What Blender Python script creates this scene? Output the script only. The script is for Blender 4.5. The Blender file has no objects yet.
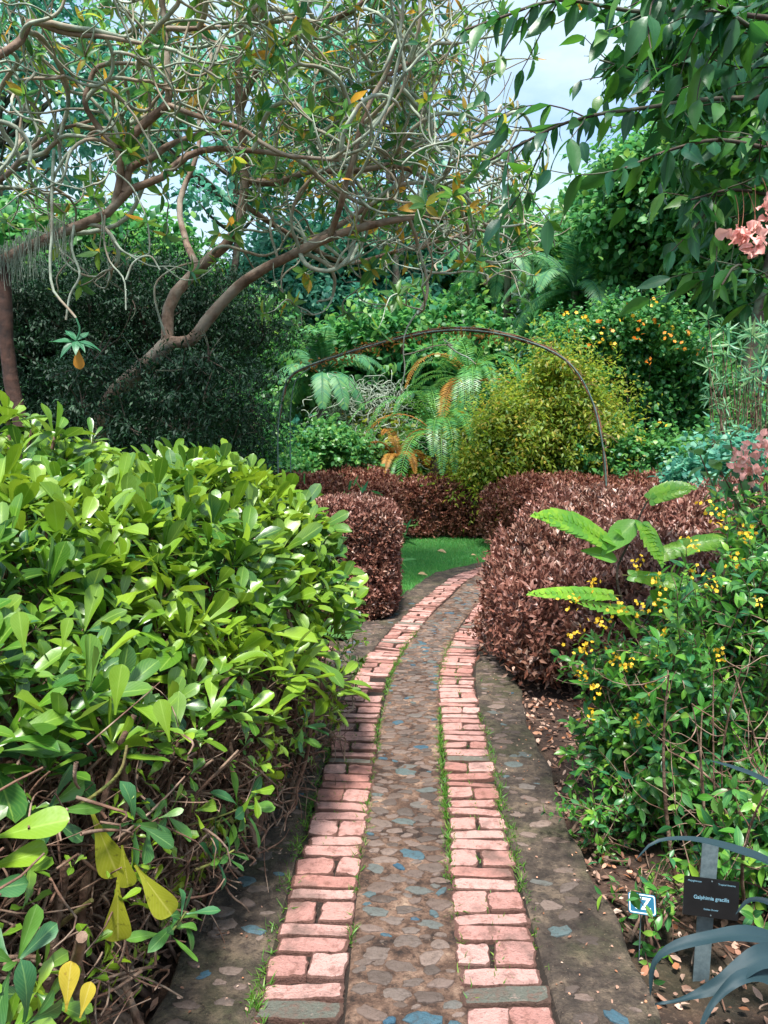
import bpy, math
import numpy as np
from mathutils import Vector, Matrix, noise

# ------------------------------------------------------------------ scene, camera
scene = bpy.context.scene
col = scene.collection
R = np.random.default_rng
PI = math.pi
W_, H_, F_ = 768, 1024, 740.0
CAMZ = 1.45
PITCH = math.atan((512 - 455) / F_)

cam_d = bpy.data.cameras.new('camera')
cam = bpy.data.objects.new('camera', cam_d)
col.objects.link(cam)
cam.location = (0, 0, CAMZ)
cam.rotation_euler = (PI / 2 - PITCH, 0, 0)
cam_d.sensor_fit = 'VERTICAL'
cam_d.sensor_height = 36.0
cam_d.sensor_width = 27.0
cam_d.lens = 36.0 * F_ / H_
cam_d.clip_start = 0.05
cam_d.clip_end = 3000
scene.camera = cam

def ray(px, py):
    x, y = (px - 384) / F_, (512 - py) / F_
    c, s = math.cos(PITCH), math.sin(PITCH)
    return np.array([x, c + y * s, -s + y * c])

def at(px, py, Y):
    d = ray(px, py)
    k = Y / d[1]
    return np.array([0, 0, CAMZ]) + d * k

def gnd(px, py, z=0.05):
    d = ray(px, py)
    k = (z - CAMZ) / d[2]
    return np.array([0, 0, CAMZ]) + d * k

# ------------------------------------------------------------------ geometry helpers
def nrm(a):
    return a / np.maximum(np.linalg.norm(a, axis=-1, keepdims=True), 1e-9)

class Geo:
    def __init__(self):
        self.b = []
        self.n = 0
    def add(self, V, F, uv=None, mat=0):
        V = np.asarray(V, dtype=np.float32).reshape(-1, 3)
        F = np.asarray(F, dtype=np.int64)
        if uv is None:
            uv = np.zeros((len(V), 2), np.float32)
        self.b.append((V, F + self.n, np.asarray(uv, np.float32).reshape(-1, 2), mat))
        self.n += len(V)
    def mesh(self, name, mats, smooth=True):
        me = bpy.data.meshes.new(name)
        V = np.concatenate([b[0] for b in self.b])
        UV = np.concatenate([b[2] for b in self.b])
        loops = np.concatenate([b[1].ravel() for b in self.b]).astype(np.int32)
        tot = np.concatenate([np.full(len(b[1]), b[1].shape[1], np.int32) for b in self.b])
        mi = np.concatenate([np.full(len(b[1]), b[3], np.int32) for b in self.b])
        st = np.concatenate([[0], np.cumsum(tot)[:-1]]).astype(np.int32)
        me.vertices.add(len(V)); me.vertices.foreach_set('co', V.ravel())
        me.loops.add(len(loops)); me.loops.foreach_set('vertex_index', loops)
        me.polygons.add(len(tot)); me.polygons.foreach_set('loop_start', st)
        me.polygons.foreach_set('loop_total', tot)
        me.polygons.foreach_set('material_index', mi)
        me.polygons.foreach_set('use_smooth', np.full(len(tot), smooth, bool))
        ul = me.uv_layers.new(name='uv')
        ul.data.foreach_set('uv', UV[loops].ravel())
        for m in (mats if isinstance(mats, (list, tuple)) else [mats]):
            me.materials.append(m)
        me.update(calc_edges=True)
        return me
    def build(self, name, mats, parent=None, smooth=True):
        o = bpy.data.objects.new(name, self.mesh(name, mats, smooth))
        col.objects.link(o)
        if parent is not None:
            o.parent = parent
            o.matrix_parent_inverse = Matrix.Identity(4)
            o.location = -parent.location if parent.type == 'EMPTY' else (0, 0, 0)
        return o

def tag(o, label=None, cat=None, group=None, kind=None):
    if label: o['label'] = label
    if cat: o['category'] = cat
    if group: o['group'] = group
    if kind: o['kind'] = kind
    return o

def empty(name, loc, label, cat, group=None):
    o = bpy.data.objects.new(name, None)
    o.empty_display_size = 0.1
    o.location = Vector([float(v) for v in loc])
    col.objects.link(o)
    return tag(o, label, cat, group)

def gridfaces(N, a, b, off=0):
    """N grids of a x b vertices -> quads"""
    i, j = np.meshgrid(np.arange(a - 1), np.arange(b - 1), indexing='ij')
    q = np.stack([i * b + j, (i + 1) * b + j, (i + 1) * b + j + 1, i * b + j + 1], -1).reshape(-1, 4)
    return (q[None] + (np.arange(N) * a * b)[:, None, None]).reshape(-1, 4)

PROF = {
    'spoon': (np.array([0, .14, .32, .5, .66, .8, .92, 1.0]), np.array([.1, .16, .36, .68, .94, 1.0, .72, .06])),
    'spoonH': (np.array([0, .1, .2, .32, .44, .56, .66, .75, .83, .89, .94, .975, .995]), np.array([.12, .13, .2, .36, .56, .76, .90, .98, .99, .91, .74, .48, .12])),
    'spoon4': (np.array([0, .3, .6, .85, 1.0]), np.array([.1, .35, .9, .95, .1])),
    'lance': (np.array([0, .12, .3, .5, .72, .9, 1.0]), np.array([.05, .5, .95, 1.0, .68, .25, .01])),
    'ovate': (np.array([0, .08, .25, .45, .65, .85, 1.0]), np.array([.05, .5, .97, 1.0, .72, .3, .01])),
    'oval4': (np.array([0, .25, .6, 1.0]), np.array([.05, .8, .95, .05])),
    'dia': (np.array([0, .45, 1.0]), np.array([.08, 1.0, .05])),
    'blade': (np.array([0, .5, 1.0]), np.array([.8, .7, .03])),
    'strip': (np.array([0, .35, .7, 1.0]), np.array([.5, 1., .8, .03])),
    'petal': (np.array([0, .3, .6, .85, 1.0]), np.array([.15, .6, 1.0, .85, .25])),
}

def leaves(g, P, D, Nn, L, Wd, prof='ovate', nv=2, bend=0.4, cup=0.15, wave=0.0, rng=None, mat=0):
    P = np.asarray(P, float); D = np.asarray(D, float); Nn = np.asarray(Nn, float)
    n = len(P)
    if n == 0: return
    L = np.broadcast_to(np.asarray(L, float), (n,)); Wd = np.broadcast_to(np.asarray(Wd, float), (n,))
    bend = np.broadcast_to(np.asarray(bend, float), (n,)); cup = np.broadcast_to(np.asarray(cup, float), (n,))
    X = nrm(D)
    Z = Nn - (Nn * X).sum(-1, keepdims=True) * X
    Z = nrm(Z + 1e-6)
    Y = np.cross(Z, X)
    u, w = PROF[prof]
    nu = len(u)
    v = np.linspace(-1, 1, nv + 1)
    b = np.where(np.abs(bend) < 1e-3, 1e-3, bend)[:, None]
    lx = np.sin(b * u) / b * L[:, None]
    lz = -(1 - np.cos(b * u)) / b * L[:, None]
    lw = w[None] * Wd[:, None]
    x = np.broadcast_to(lx[:, :, None], (n, nu, nv + 1))
    y = lw[:, :, None] * v
    z = lz[:, :, None] + cup[:, None, None] * lw[:, :, None] * np.abs(v)
    if wave and rng is not None:
        ph = rng.uniform(0, 6.28, (n, 1, 1))
        z = z + wave * Wd[:, None, None] * np.sin(u[None, :, None] * 9 + ph + v * 1.5) * np.abs(v)
    V = P[:, None, None] + x[..., None] * X[:, None, None] + y[..., None] * Y[:, None, None] + z[..., None] * Z[:, None, None]
    uv = np.zeros((n, nu, nv + 1, 2)); uv[..., 0] = u[None, :, None]; uv[..., 1] = v * .5 + .5
    g.add(V, gridfaces(n, nu, nv + 1), uv, mat)

def tubes(g, P, Rr, sides=6, mat=0, cap=True):
    P = np.asarray(P, float)
    if P.ndim == 2: P = P[None]
    N, n = P.shape[:2]
    Rr = np.broadcast_to(np.asarray(Rr, float), (N, n))
    T = np.gradient(P, axis=1); T = nrm(T)
    ref = np.where(np.abs(T[:, 0, 2:3]) > .9, np.array([[1., 0, 0]]), np.array([[0, 0, 1.]]))
    U = nrm(np.cross(T[:, 0], ref))
    V = np.zeros((N, n, sides, 3))
    a = np.linspace(0, 2 * PI, sides, endpoint=False)
    ca, sa = np.cos(a)[None, :, None], np.sin(a)[None, :, None]
    for i in range(n):
        U = nrm(U - (U * T[:, i]).sum(-1, keepdims=True) * T[:, i])
        B = np.cross(T[:, i], U)
        V[:, i] = P[:, i, None] + Rr[:, i, None, None] * (ca * U[:, None] + sa * B[:, None])
    i, j = np.meshgrid(np.arange(n - 1), np.arange(sides), indexing='ij')
    j2 = (j + 1) % sides
    q = np.stack([i * sides + j, i * sides + j2, (i + 1) * sides + j2, (i + 1) * sides + j], -1).reshape(-1, 4)
    F = (q[None] + (np.arange(N) * n * sides)[:, None, None]).reshape(-1, 4)
    ln = np.concatenate([np.zeros((N, 1)), np.cumsum(np.linalg.norm(np.diff(P, axis=1), axis=-1), 1)], 1)
    uv = np.zeros((N, n, sides, 2)); uv[..., 0] = np.abs(a / PI - 1); uv[..., 1] = ln[..., None]
    g.add(V, F, uv, mat)
    if cap:
        c = np.arange(sides)
        base = (np.arange(N) * n * sides)[:, None] + (n - 1) * sides
        g.b[-1] = g.b[-1]
        g.add(V[:, -1].reshape(-1, 3), (np.arange(N)[:, None] * sides + c[None]), uv[:, -1].reshape(-1, 2), mat)

def spline(pts, n=None, per=8):
    """Catmull-Rom through control points"""
    p = np.asarray(pts, float)
    p = np.vstack([2 * p[0] - p[1], p, 2 * p[-1] - p[-2]])
    out = []
    for i in range(1, len(p) - 2):
        t = np.linspace(0, 1, per, endpoint=False)[:, None]
        a, b, c, d = p[i - 1], p[i], p[i + 1], p[i + 2]
        out.append(.5 * ((2 * b) + (-a + c) * t + (2 * a - 5 * b + 4 * c - d) * t ** 2 + (-a + 3 * b - 3 * c + d) * t ** 3))
    out.append(p[-2][None])
    out = np.vstack(out)
    if n:
        s = np.concatenate([[0], np.cumsum(np.linalg.norm(np.diff(out, axis=0), axis=1))])
        q = np.linspace(0, s[-1], n)
        out = np.stack([np.interp(q, s, out[:, k]) for k in range(out.shape[1])], 1)
    return out

def bez(p0, p1, p2, n=8):
    """batched quadratic bezier, p*: (N,3)"""
    t = np.linspace(0, 1, n)[None, :, None]
    p0, p1, p2 = (np.asarray(p, float)[:, None] for p in (p0, p1, p2))
    return (1 - t) ** 2 * p0 + 2 * t * (1 - t) * p1 + t ** 2 * p2

def rdir(rng, n, up=0.0):
    d = rng.normal(size=(n, 3)); d[:, 2] += up
    return nrm(d)

def wob(P, k, seed=0):
    """cheap smooth pseudo-noise in about [-1,1] of positions"""
    x, y, z = P[..., 0] * k, P[..., 1] * k, P[..., 2] * k
    return (np.sin(x * 1.3 + y * .7 + seed) + np.sin(y * 1.7 - z * 1.1 + seed * 2.1) + np.sin(z * 1.5 + x * .9 + seed * 3.3)
            + .6 * np.sin(x * 2.9 - y * 2.3 + seed) + .6 * np.sin(z * 3.1 + y * 2.7 - seed)) / 3.2

# ------------------------------------------------------------------ materials
def lin(h):
    h = h.lstrip('#')
    c = [int(h[i:i + 2], 16) / 255 for i in (0, 2, 4)]
    return tuple([x / 12.92 if x <= .04045 else ((x + .055) / 1.055) ** 2.4 for x in c] + [1.0])

class NT:
    def __init__(self, name):
        self.m = bpy.data.materials.new(name); self.m.use_nodes = True
        self.t = self.m.node_tree; self.t.nodes.clear()
        self.out = self.t.nodes.new('ShaderNodeOutputMaterial')
    def n(self, typ, **kw):
        nd = self.t.nodes.new(typ)
        for k, v in kw.items():
            if k.startswith('i_'):
                nd.inputs[k[2:].replace('_', ' ')].default_value = v
            else: setattr(nd, k, v)
        return nd
    def l(self, a, b): self.t.links.new(a, b)
    def ramp(self, fac, stops, interp='LINEAR'):
        r = self.n('ShaderNodeValToRGB'); r.color_ramp.interpolation = interp
        e = r.color_ramp.elements
        while len(e) < len(stops): e.new(0.5)
        for k, (p, c) in enumerate(stops):
            e[k].position = p; e[k].color = c if len(c) == 4 else (*c, 1)
        self.l(fac, r.inputs[0]); return r.outputs[0]
    def mix(self, fac, a, b, mode='MIX'):
        m = self.n('ShaderNodeMix', data_type='RGBA', blend_type=mode)
        for s, v in ((m.inputs[0], fac), (m.inputs[6], a), (m.inputs[7], b)):
            if hasattr(v, 'links'): self.l(v, s)
            else: s.default_value = v
        return m.outputs[2]
    def noise(self, scale, detail=4, vec=None, rough=.6):
        t = self.n('ShaderNodeTexNoise'); t.inputs['Scale'].default_value = scale
        t.inputs['Detail'].default_value = detail; t.inputs['Roughness'].default_value = rough
        if vec is not None: self.l(vec, t.inputs['Vector'])
        return t
    def coord(self):
        return self.n('ShaderNodeNewGeometry').outputs['Position']
    def math(self, op, a, b=0.5):
        m = self.n('ShaderNodeMath', operation=op)
        for s, v in ((m.inputs[0], a), (m.inputs[1], b)):
            if hasattr(v, 'links'): self.l(v, s)
            else: s.default_value = v
        return m.outputs[0]
    def bump(self, h, strength=.3, dist=.01):
        b = self.n('ShaderNodeBump'); b.inputs['Strength'].default_value = strength
        b.inputs['Distance'].default_value = dist
        self.l(h, b.inputs['Height']); return b.outputs[0]

def leaf_mat(name, cols, rough=.4, trans=.3, rib=None, patch=None, patch_scale=3.0, tcol=None, spec=.5, spots=None):
    """cols: list of hex spread over the random-per-leaf value"""
    t = NT(name)
    g = t.n('ShaderNodeNewGeometry')
    rnd = g.outputs['Random Per Island']
    n = len(cols)
    c = t.ramp(rnd, [((k + .0) / max(n - 1, 1), lin(h)) for k, h in enumerate(cols)])
    if patch:
        nz = t.noise(patch_scale, 2, g.outputs['Position'])
        f = t.ramp(nz.outputs[0], [(.45, (0, 0, 0)), (.62, (1, 1, 1))])
        c = t.mix(t.math('MULTIPLY', f, .75), c, lin(patch))
    uvn = t.n('ShaderNodeUVMap'); sep = t.n('ShaderNodeSeparateXYZ'); t.l(uvn.outputs[0], sep.inputs[0])
    if rib:
        a = t.math('ABSOLUTE', t.math('SUBTRACT', sep.outputs[1], .5))
        f = t.ramp(a, [(0.0, (1, 1, 1)), (.05, (0, 0, 0))])
        c = t.mix(t.math('MULTIPLY', f, .55), c, lin(rib))
        # faint side veins
        vz = t.math('SINE', t.math('ADD', t.math('MULTIPLY', sep.outputs[0], 70.0), t.math('MULTIPLY', a, -45.0)), 0)
        c = t.mix(t.math('MULTIPLY', t.math('MAXIMUM', vz, 0.0), .10), c, lin(rib))
    if spots:
        nz = t.noise(60, 3, g.outputs['Position'])
        f = t.ramp(nz.outputs[0], [(.60, (0, 0, 0)), (.68, (1, 1, 1))])
        c = t.mix(t.math('MULTIPLY', f, .6), c, lin(spots))
    p = t.n('ShaderNodeBsdfPrincipled'); t.l(c, p.inputs['Base Color'])
    p.inputs['Roughness'].default_value = rough
    p.inputs['Specular IOR Level'].default_value = spec
    nz2 = t.noise(40, 2, g.outputs['Position'])
    t.l(t.bump(nz2.outputs[0], .15, .006), p.inputs['Normal'])
    tr = t.n('ShaderNodeBsdfTranslucent')
    if tcol: tc = t.mix(.6, c, lin(tcol))
    else:
        hs = t.n('ShaderNodeHueSaturation'); hs.inputs['Value'].default_value = 1.5; hs.inputs['Hue'].default_value = .485
        t.l(c, hs.inputs['Color']); tc = hs.outputs[0]
    t.l(tc, tr.inputs[0])
    mx = t.n('ShaderNodeMixShader'); mx.inputs[0].default_value = trans
    t.l(p.outputs[0], mx.inputs[1]); t.l(tr.outputs[0], mx.inputs[2]); t.l(mx.outputs[0], t.out.inputs[0])
    return t.m

def bark_mat(name, a, b, c=None, scale=14, bump=.6, rough=.85):
    t = NT(name)
    pos = t.coord()
    n1 = t.noise(scale, 6, pos); n2 = t.noise(scale * .3, 3, pos)
    cc = t.ramp(n1.outputs[0], [(.35, lin(a)), (.65, lin(b))])
    if c:
        f = t.ramp(n2.outputs[0], [(.48, (0, 0, 0)), (.6, (1, 1, 1))])
        cc = t.mix(t.math('MULTIPLY', f, .8), cc, lin(c))
    p = t.n('ShaderNodeBsdfPrincipled'); t.l(cc, p.inputs['Base Color']); p.inputs['Roughness'].default_value = rough
    t.l(t.bump(n1.outputs[0], bump, .02), p.inputs['Normal'])
    t.l(p.outputs[0], t.out.inputs[0])
    return t.m

def plain_mat(name, a, b, rough=.7, scale=30, metal=0, bump=.2):
    t = NT(name); pos = t.coord(); n1 = t.noise(scale, 5, pos)
    cc = t.ramp(n1.outputs[0], [(.35, lin(a)), (.65, lin(b))])
    p = t.n('ShaderNodeBsdfPrincipled'); t.l(cc, p.inputs['Base Color']); p.inputs['Roughness'].default_value = rough
    p.inputs['Metallic'].default_value = metal
    t.l(t.bump(n1.outputs[0], bump, .01), p.inputs['Normal'])
    t.l(p.outputs[0], t.out.inputs[0]); return t.m

# ------------------------------------------------------------------ world, sun
HAZE = 0.0
SUN_EL, SUN_AZ = math.radians(66), math.radians(-172)   # azimuth measured from +Y towards +X (sun behind-left of the camera)
world = bpy.data.worlds.new('World'); scene.world = world; world.use_nodes = True
wt = world.node_tree; wt.nodes.clear()
wo = wt.nodes.new('ShaderNodeOutputWorld'); bg = wt.nodes.new('ShaderNodeBackground')
sky = wt.nodes.new('ShaderNodeTexSky'); sky.sky_type = 'NISHITA'; sky.sun_disc = False
sky.sun_elevation = SUN_EL; sky.sun_rotation = SUN_AZ
sky.air_density = 1.2; sky.dust_density = 1.0; sky.ozone_density = 1.5
tc = wt.nodes.new('ShaderNodeTexCoord'); mp = wt.nodes.new('ShaderNodeMapping')
mp.inputs['Scale'].default_value = (1, 1, 2.2); mp.inputs['Location'].default_value = (.3, .1, 0)
wt.links.new(tc.outputs['Generated'], mp.inputs[0])
cn = wt.nodes.new('ShaderNodeTexNoise'); cn.inputs['Scale'].default_value = 3.2; cn.inputs['Detail'].default_value = 8; cn.inputs['Roughness'].default_value = .55
wt.links.new(mp.outputs[0], cn.inputs['Vector'])
cr = wt.nodes.new('ShaderNodeValToRGB'); cr.color_ramp.elements[0].position = .38; cr.color_ramp.elements[1].position = .58
wt.links.new(cn.outputs[0], cr.inputs[0])
mx = wt.nodes.new('ShaderNodeMix'); mx.data_type = 'RGBA'
mx.inputs[7].default_value = (2.7, 3.45, 4.0, 1)
wt.links.new(cr.outputs[0], mx.inputs[0]); wt.links.new(sky.outputs[0], mx.inputs[6])
wt.links.new(mx.outputs[2], bg.inputs[0]); bg.inputs[1].default_value = .145
wt.links.new(bg.outputs[0], wo.inputs[0])

sd = bpy.data.lights.new('sun', 'SUN'); sd.energy = 4.3; sd.angle = math.radians(9); sd.color = (1, .96, .91)
sun = bpy.data.objects.new('sun', sd); col.objects.link(sun)
sdir = Vector((math.sin(SUN_AZ) * math.cos(SUN_EL), math.cos(SUN_AZ) * math.cos(SUN_EL), math.sin(SUN_EL)))
sun.rotation_euler = sdir.to_track_quat('Z', 'Y').to_euler()

vs = scene.view_settings
vs.view_transform = 'Standard'; vs.look = 'None'; vs.gamma = 1; vs.use_curve_mapping = False
vs.exposure = 1.15
scene.render.engine = 'CYCLES'
cy = scene.cycles
cy.max_bounces = 5; cy.diffuse_bounces = 2; cy.glossy_bounces = 2; cy.transmission_bounces = 4; cy.transparent_max_bounces = 4
cy.use_denoising = True; cy.caustics_reflective = False; cy.caustics_refractive = False

# ================================================================== PATH
_c = [gnd(407, 1024), gnd(406, 800), gnd(412, 700), gnd(421, 660), gnd(441, 625), gnd(464, 600), gnd(492, 575)]
_c = [np.array([.03, -3.0, .05]), np.array([.045, 0, .05])] + _c
_e = _c[-1]
_c += [_e + np.array([.95, .95, 0]), _e + np.array([2.5, 1.6, 0]), _e + np.array([5.0, 1.9, 0])]
CL = spline(_c, 900)[:, :2]
CS = np.concatenate([[0], np.cumsum(np.linalg.norm(np.diff(CL, axis=0), axis=1))])
CT = nrm(np.gradient(CL, axis=0))
for _ in range(20):
    CT[1:-1] = nrm(CT[:-2] + CT[1:-1] * 2 + CT[2:])
CN = np.stack([CT[:, 1], -CT[:, 0]], 1)

def pth(s, t):
    s = np.asarray(s, float); t = np.asarray(t, float)
    x = np.interp(s, CS, CL[:, 0]); y = np.interp(s, CS, CL[:, 1])
    nx = np.interp(s, CS, CN[:, 0]); ny = np.interp(s, CS, CN[:, 1])
    return np.stack([x + t * nx, y + t * ny], -1)

def path_t(P):
    """signed lateral distance of points (n,2) from the path's centre line, and s"""
    d = P[:, None] - CL[None, ::4]
    k = np.argmin((d ** 2).sum(-1), 1)
    dd = d[np.arange(len(P)), k]
    return (dd * CN[::4][k]).sum(-1), CS[::4][k]

S_END = CS[-1] - .05
S0 = 3.0 + .6                # s near the bottom of the frame begins a little later
T_IN, T_OUT, T_L, T_R = .158, .375, -.635, .62

# --- ground sheet
def axis(fine0, fine1, step, far):
    a = list(np.arange(fine0, fine1, step))
    x = fine1; st = step
    while x < far: a.append(x); st *= 1.35; x += st
    b = []; x = fine0; st = step
    while x > -far: st *= 1.35; x -= st; b.append(x)
    return np.array(b[::-1] + a + [far * 1.2])
gx = axis(-1.6, 3.0, .035, 150); gy = axis(-.5, 7.0, .035, 150)
GX, GY = np.meshgrid(gx, gy, indexing='ij')
GP = np.stack([GX, GY, 0 * GX], -1)
near = np.clip(1 - (np.abs(GY - 4) - 6) / 10, 0, 1)
GZ = (.014 * wob(GP, 6, 1) + .007 * wob(GP, 23, 2) + .004 * wob(GP, 61, 5)) * near - .012
g = Geo(); g.add(np.stack([GX, GY, GZ], -1), gridfaces(1, len(gx), len(gy)))
t = NT('soil')
pos = t.coord(); n1 = t.noise(9, 8, pos, .7); n2 = t.noise(70, 5, pos); n3 = t.noise(1.6, 3, pos)
c = t.ramp(n1.outputs[0], [(.3, lin('#1c120d')), (.5, lin('#3a281f')), (.7, lin('#5b4436'))])
c = t.mix(t.ramp(n2.outputs[0], [(.55, (0, 0, 0)), (.7, (.6, .6, .6))]), c, lin('#6f5a4a'))
c = t.mix(t.ramp(n3.outputs[0], [(.5, (0, 0, 0)), (.65, (.35, .35, .35))]), c, lin('#2e3a1c'))
p = t.n('ShaderNodeBsdfPrincipled'); t.l(c, p.inputs[0]); p.inputs['Roughness'].default_value = .95
t.l(t.bump(n2.outputs[0], .8, .02), p.inputs['Normal']); t.l(p.outputs[0], t.out.inputs[0]); M_SOIL = t.m
tag(g.build('ground', M_SOIL), kind='structure')

# --- path bed (mortar), with bricks sunk in two bands
ss = np.concatenate([np.arange(.5, 9.0, .02), np.arange(9.0, S_END, .05)])
tt = np.concatenate([[T_L - .012, T_L - .006], np.linspace(T_L, -T_OUT - .01, 14), np.linspace(-T_OUT + .005, -T_IN - .005, 12),
                     np.linspace(-T_IN + .01, T_IN - .01, 18), np.linspace(T_IN + .005, T_OUT - .005, 12), np.linspace(T_OUT + .01, T_R, 14), [T_R + .008, T_R + .014]])
SS, TT = np.meshgrid(ss, tt, indexing='ij')
TTw = TT + np.where(np.abs(TT) > .6, .012 * np.sin(SS * 5.3) + .008 * np.sin(SS * 17.1 + 1), 0)
xy = pth(SS, TTw)
P3 = np.concatenate([xy, 0 * SS[..., None]], -1)
Z = .05 + .004 * wob(P3, 9, 3) + .0032 * wob(P3, 33, 4) + .0032 * wob(P3, 90, 6)
inb = (np.abs(TT) > T_IN) & (np.abs(TT) < T_OUT)
Z = np.where(inb, Z - .012, Z)
Z[:, 0] = -.04; Z[:, -1] = -.04; Z[:, 1] -= .006; Z[:, -2] -= .006
g = Geo(); g.add(np.concatenate([xy, Z[..., None]], -1), gridfaces(1, len(ss), len(tt)), np.stack([TT, SS], -1))
t = NT('mortar')
pos = t.coord(); uvn = t.n('ShaderNodeUVMap'); sep = t.n('ShaderNodeSeparateXYZ'); t.l(uvn.outputs[0], sep.inputs[0])
n1 = t.noise(11, 8, pos, .68); n2 = t.noise(120, 6, pos, .7); n3 = t.noise(3.3, 5, pos, .6); n4 = t.noise(40, 5, pos, .7)
c = t.ramp(n1.outputs[0], [(.36, lin('#2a1d17')), (.46, lin('#5a4234')), (.57, lin('#866a58')), (.68, lin('#b0957f'))])
mo = t.ramp(n1.outputs[0], [(.34, lin('#261d18')), (.5, lin('#50443a')), (.66, lin('#7e6c5a'))])
at_ = t.math('ABSOLUTE', sep.outputs[0])
marg = t.ramp(t.math('ADD', at_, t.math('MULTIPLY', n1.outputs[0], .10)), [(.36, (0, 0, 0)), (.42, (1, 1, 1))])
c = t.mix(marg, c, mo)
inn = t.math('MULTIPLY', t.math('GREATER_THAN', at_, T_IN - .004), t.math('LESS_THAN', at_, T_OUT + .004))
c = t.mix(inn, c, lin('#2b2017'))
c = t.mix(t.math('MULTIPLY', marg, t.ramp(n3.outputs[0], [(.48, (0, 0, 0)), (.64, (.5, .5, .5))])), c, lin('#454a26'))
c = t.mix(t.ramp(n4.outputs[0], [(.34, (.85, .85, .85)), (.48, (0, 0, 0))]), c, lin('#2a1d16'))
c = t.mix(t.ramp(n2.outputs[0], [(.62, (0, 0, 0)), (.72, (.7, .7, .7))]), c, lin('#b59c84'))
p = t.n('ShaderNodeBsdfPrincipled'); t.l(c, p.inputs[0]); p.inputs['Roughness'].default_value = .82
hh = t.math('ADD', n4.outputs[0], t.math('MULTIPLY', n2.outputs[0], .5))
t.l(t.bump(hh, 1.0, .022), p.inputs['Normal']); t.l(p.outputs[0], t.out.inputs[0]); M_MORT = t.m
tag(g.build('path', M_MORT), kind='structure')

# --- brick bands
t = NT('old_brick')
pos = t.coord(); gi = t.n('ShaderNodeNewGeometry'); rnd = gi.outputs['Random Per Island']
n1 = t.noise(26, 7, pos, .7); n2 = t.noise(140, 5, pos, .7); n3 = t.noise(6, 4, pos, .6)
c = t.ramp(rnd, [(0, lin('#cc958a')), (.2, lin('#dba89e')), (.4, lin('#bd857a')), (.6, lin('#e2b3a9')), (.8, lin('#c88e82')), (.965, lin('#ab766a')), (.97, lin('#7d786c')), (1, lin('#6c6f64'))])
c = t.mix(t.ramp(n1.outputs[0], [(.50, (0, 0, 0)), (.66, (.7, .7, .7))]), c, lin('#84584a'))
c = t.mix(t.ramp(n1.outputs[0], [(.27, (.5, .5, .5)), (.42, (0, 0, 0))]), c, lin('#e6bcae'))
c = t.mix(t.ramp(n2.outputs[0], [(.60, (0, 0, 0)), (.70, (.9, .9, .9))]), c, lin('#4d2c22'))
c = t.mix(t.ramp(n3.outputs[0], [(.52, (0, 0, 0)), (.66, (.7, .7, .7))]), c, lin('#6b5a50'))
geo = t.n('ShaderNodeSeparateXYZ'); t.l(gi.outputs['Normal'], geo.inputs[0])
uvn = t.n('ShaderNodeUVMap'); sep = t.n('ShaderNodeSeparateXYZ'); t.l(uvn.outputs[0], sep.inputs[0])
edge = t.ramp(t.math('ADD', sep.outputs[0], t.math('MULTIPLY', n1.outputs[0], .16)), [(.98, (0, 0, 0)), (1.08, (.85, .85, .85))])
c = t.mix(edge, c, lin('#5d3d30'))
p = t.n('ShaderNodeBsdfPrincipled'); t.l(c, p.inputs[0]); p.inputs['Roughness'].default_value = .85
t.l(t.bump(t.math('ADD', n1.outputs[0], n2.outputs[0]), 1.0, .016), p.inputs['Normal']); t.l(p.outputs[0], t.out.inputs[0]); M_BRICK = t.m

def brick_geo(g, s0, s1, t0, t1, rng, zoff=0.0, lowpoly=False):
    k = np.array([-1, -1, -.94, -.7, -.35, 0, .35, .7, .94, 1, 1]) if not lowpoly else np.array([-1, -1, -.9, 0, .9, 1, 1])
    m = len(k)
    U, V = np.meshgrid(k, k, indexing='ij')
    ring = np.maximum(np.abs(U), np.abs(V))
    i, j = np.meshgrid(np.arange(m), np.arange(m), indexing='ij')
    bot = (i == 0) | (j == 0) | (i == m - 1) | (j == m - 1)
    z = np.where(bot, -.035, np.where(ring > .95, -.0038, 0.0))
    # rounded corners
    cr = np.clip(np.minimum(np.abs(U), np.abs(V)) - .55, 0, 1)
    f = 1 - .07 * cr * (ring > .8)
    hs, ht = (s1 - s0) / 2, (t1 - t0) / 2
    sh = rng.uniform(-.006, .006, 4)
    S = (s0 + s1) / 2 + U * f * hs + sh[0] * V + sh[1] * V * V
    T = (t0 + t1) / 2 + V * f * ht + sh[2] * U
    xy = pth(S, T)
    P3 = np.concatenate([xy, 0 * S[..., None]], -1)
    sd_ = rng.uniform(0, 50)
    xy = xy + np.stack([.004 * wob(P3, 60, sd_), .004 * wob(P3, 55, sd_ + 3)], -1) + np.stack([.003 * wob(P3, 170, sd_), .003 * wob(P3, 150, sd_ + 3)], -1)
    tilt = rng.normal(0, .0022, 2)
    zz = .056 + zoff + z + tilt[0] * U + tilt[1] * V + .0016 * wob(P3, 45, sd_ + 7) + .001 * wob(P3, 130, sd_)
    uv = np.stack([ring, rng.uniform(0, 1) + 0 * U], -1)
    g.add(np.concatenate([xy, zz[..., None]], -1), gridfaces(1, m, m), uv)

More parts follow.
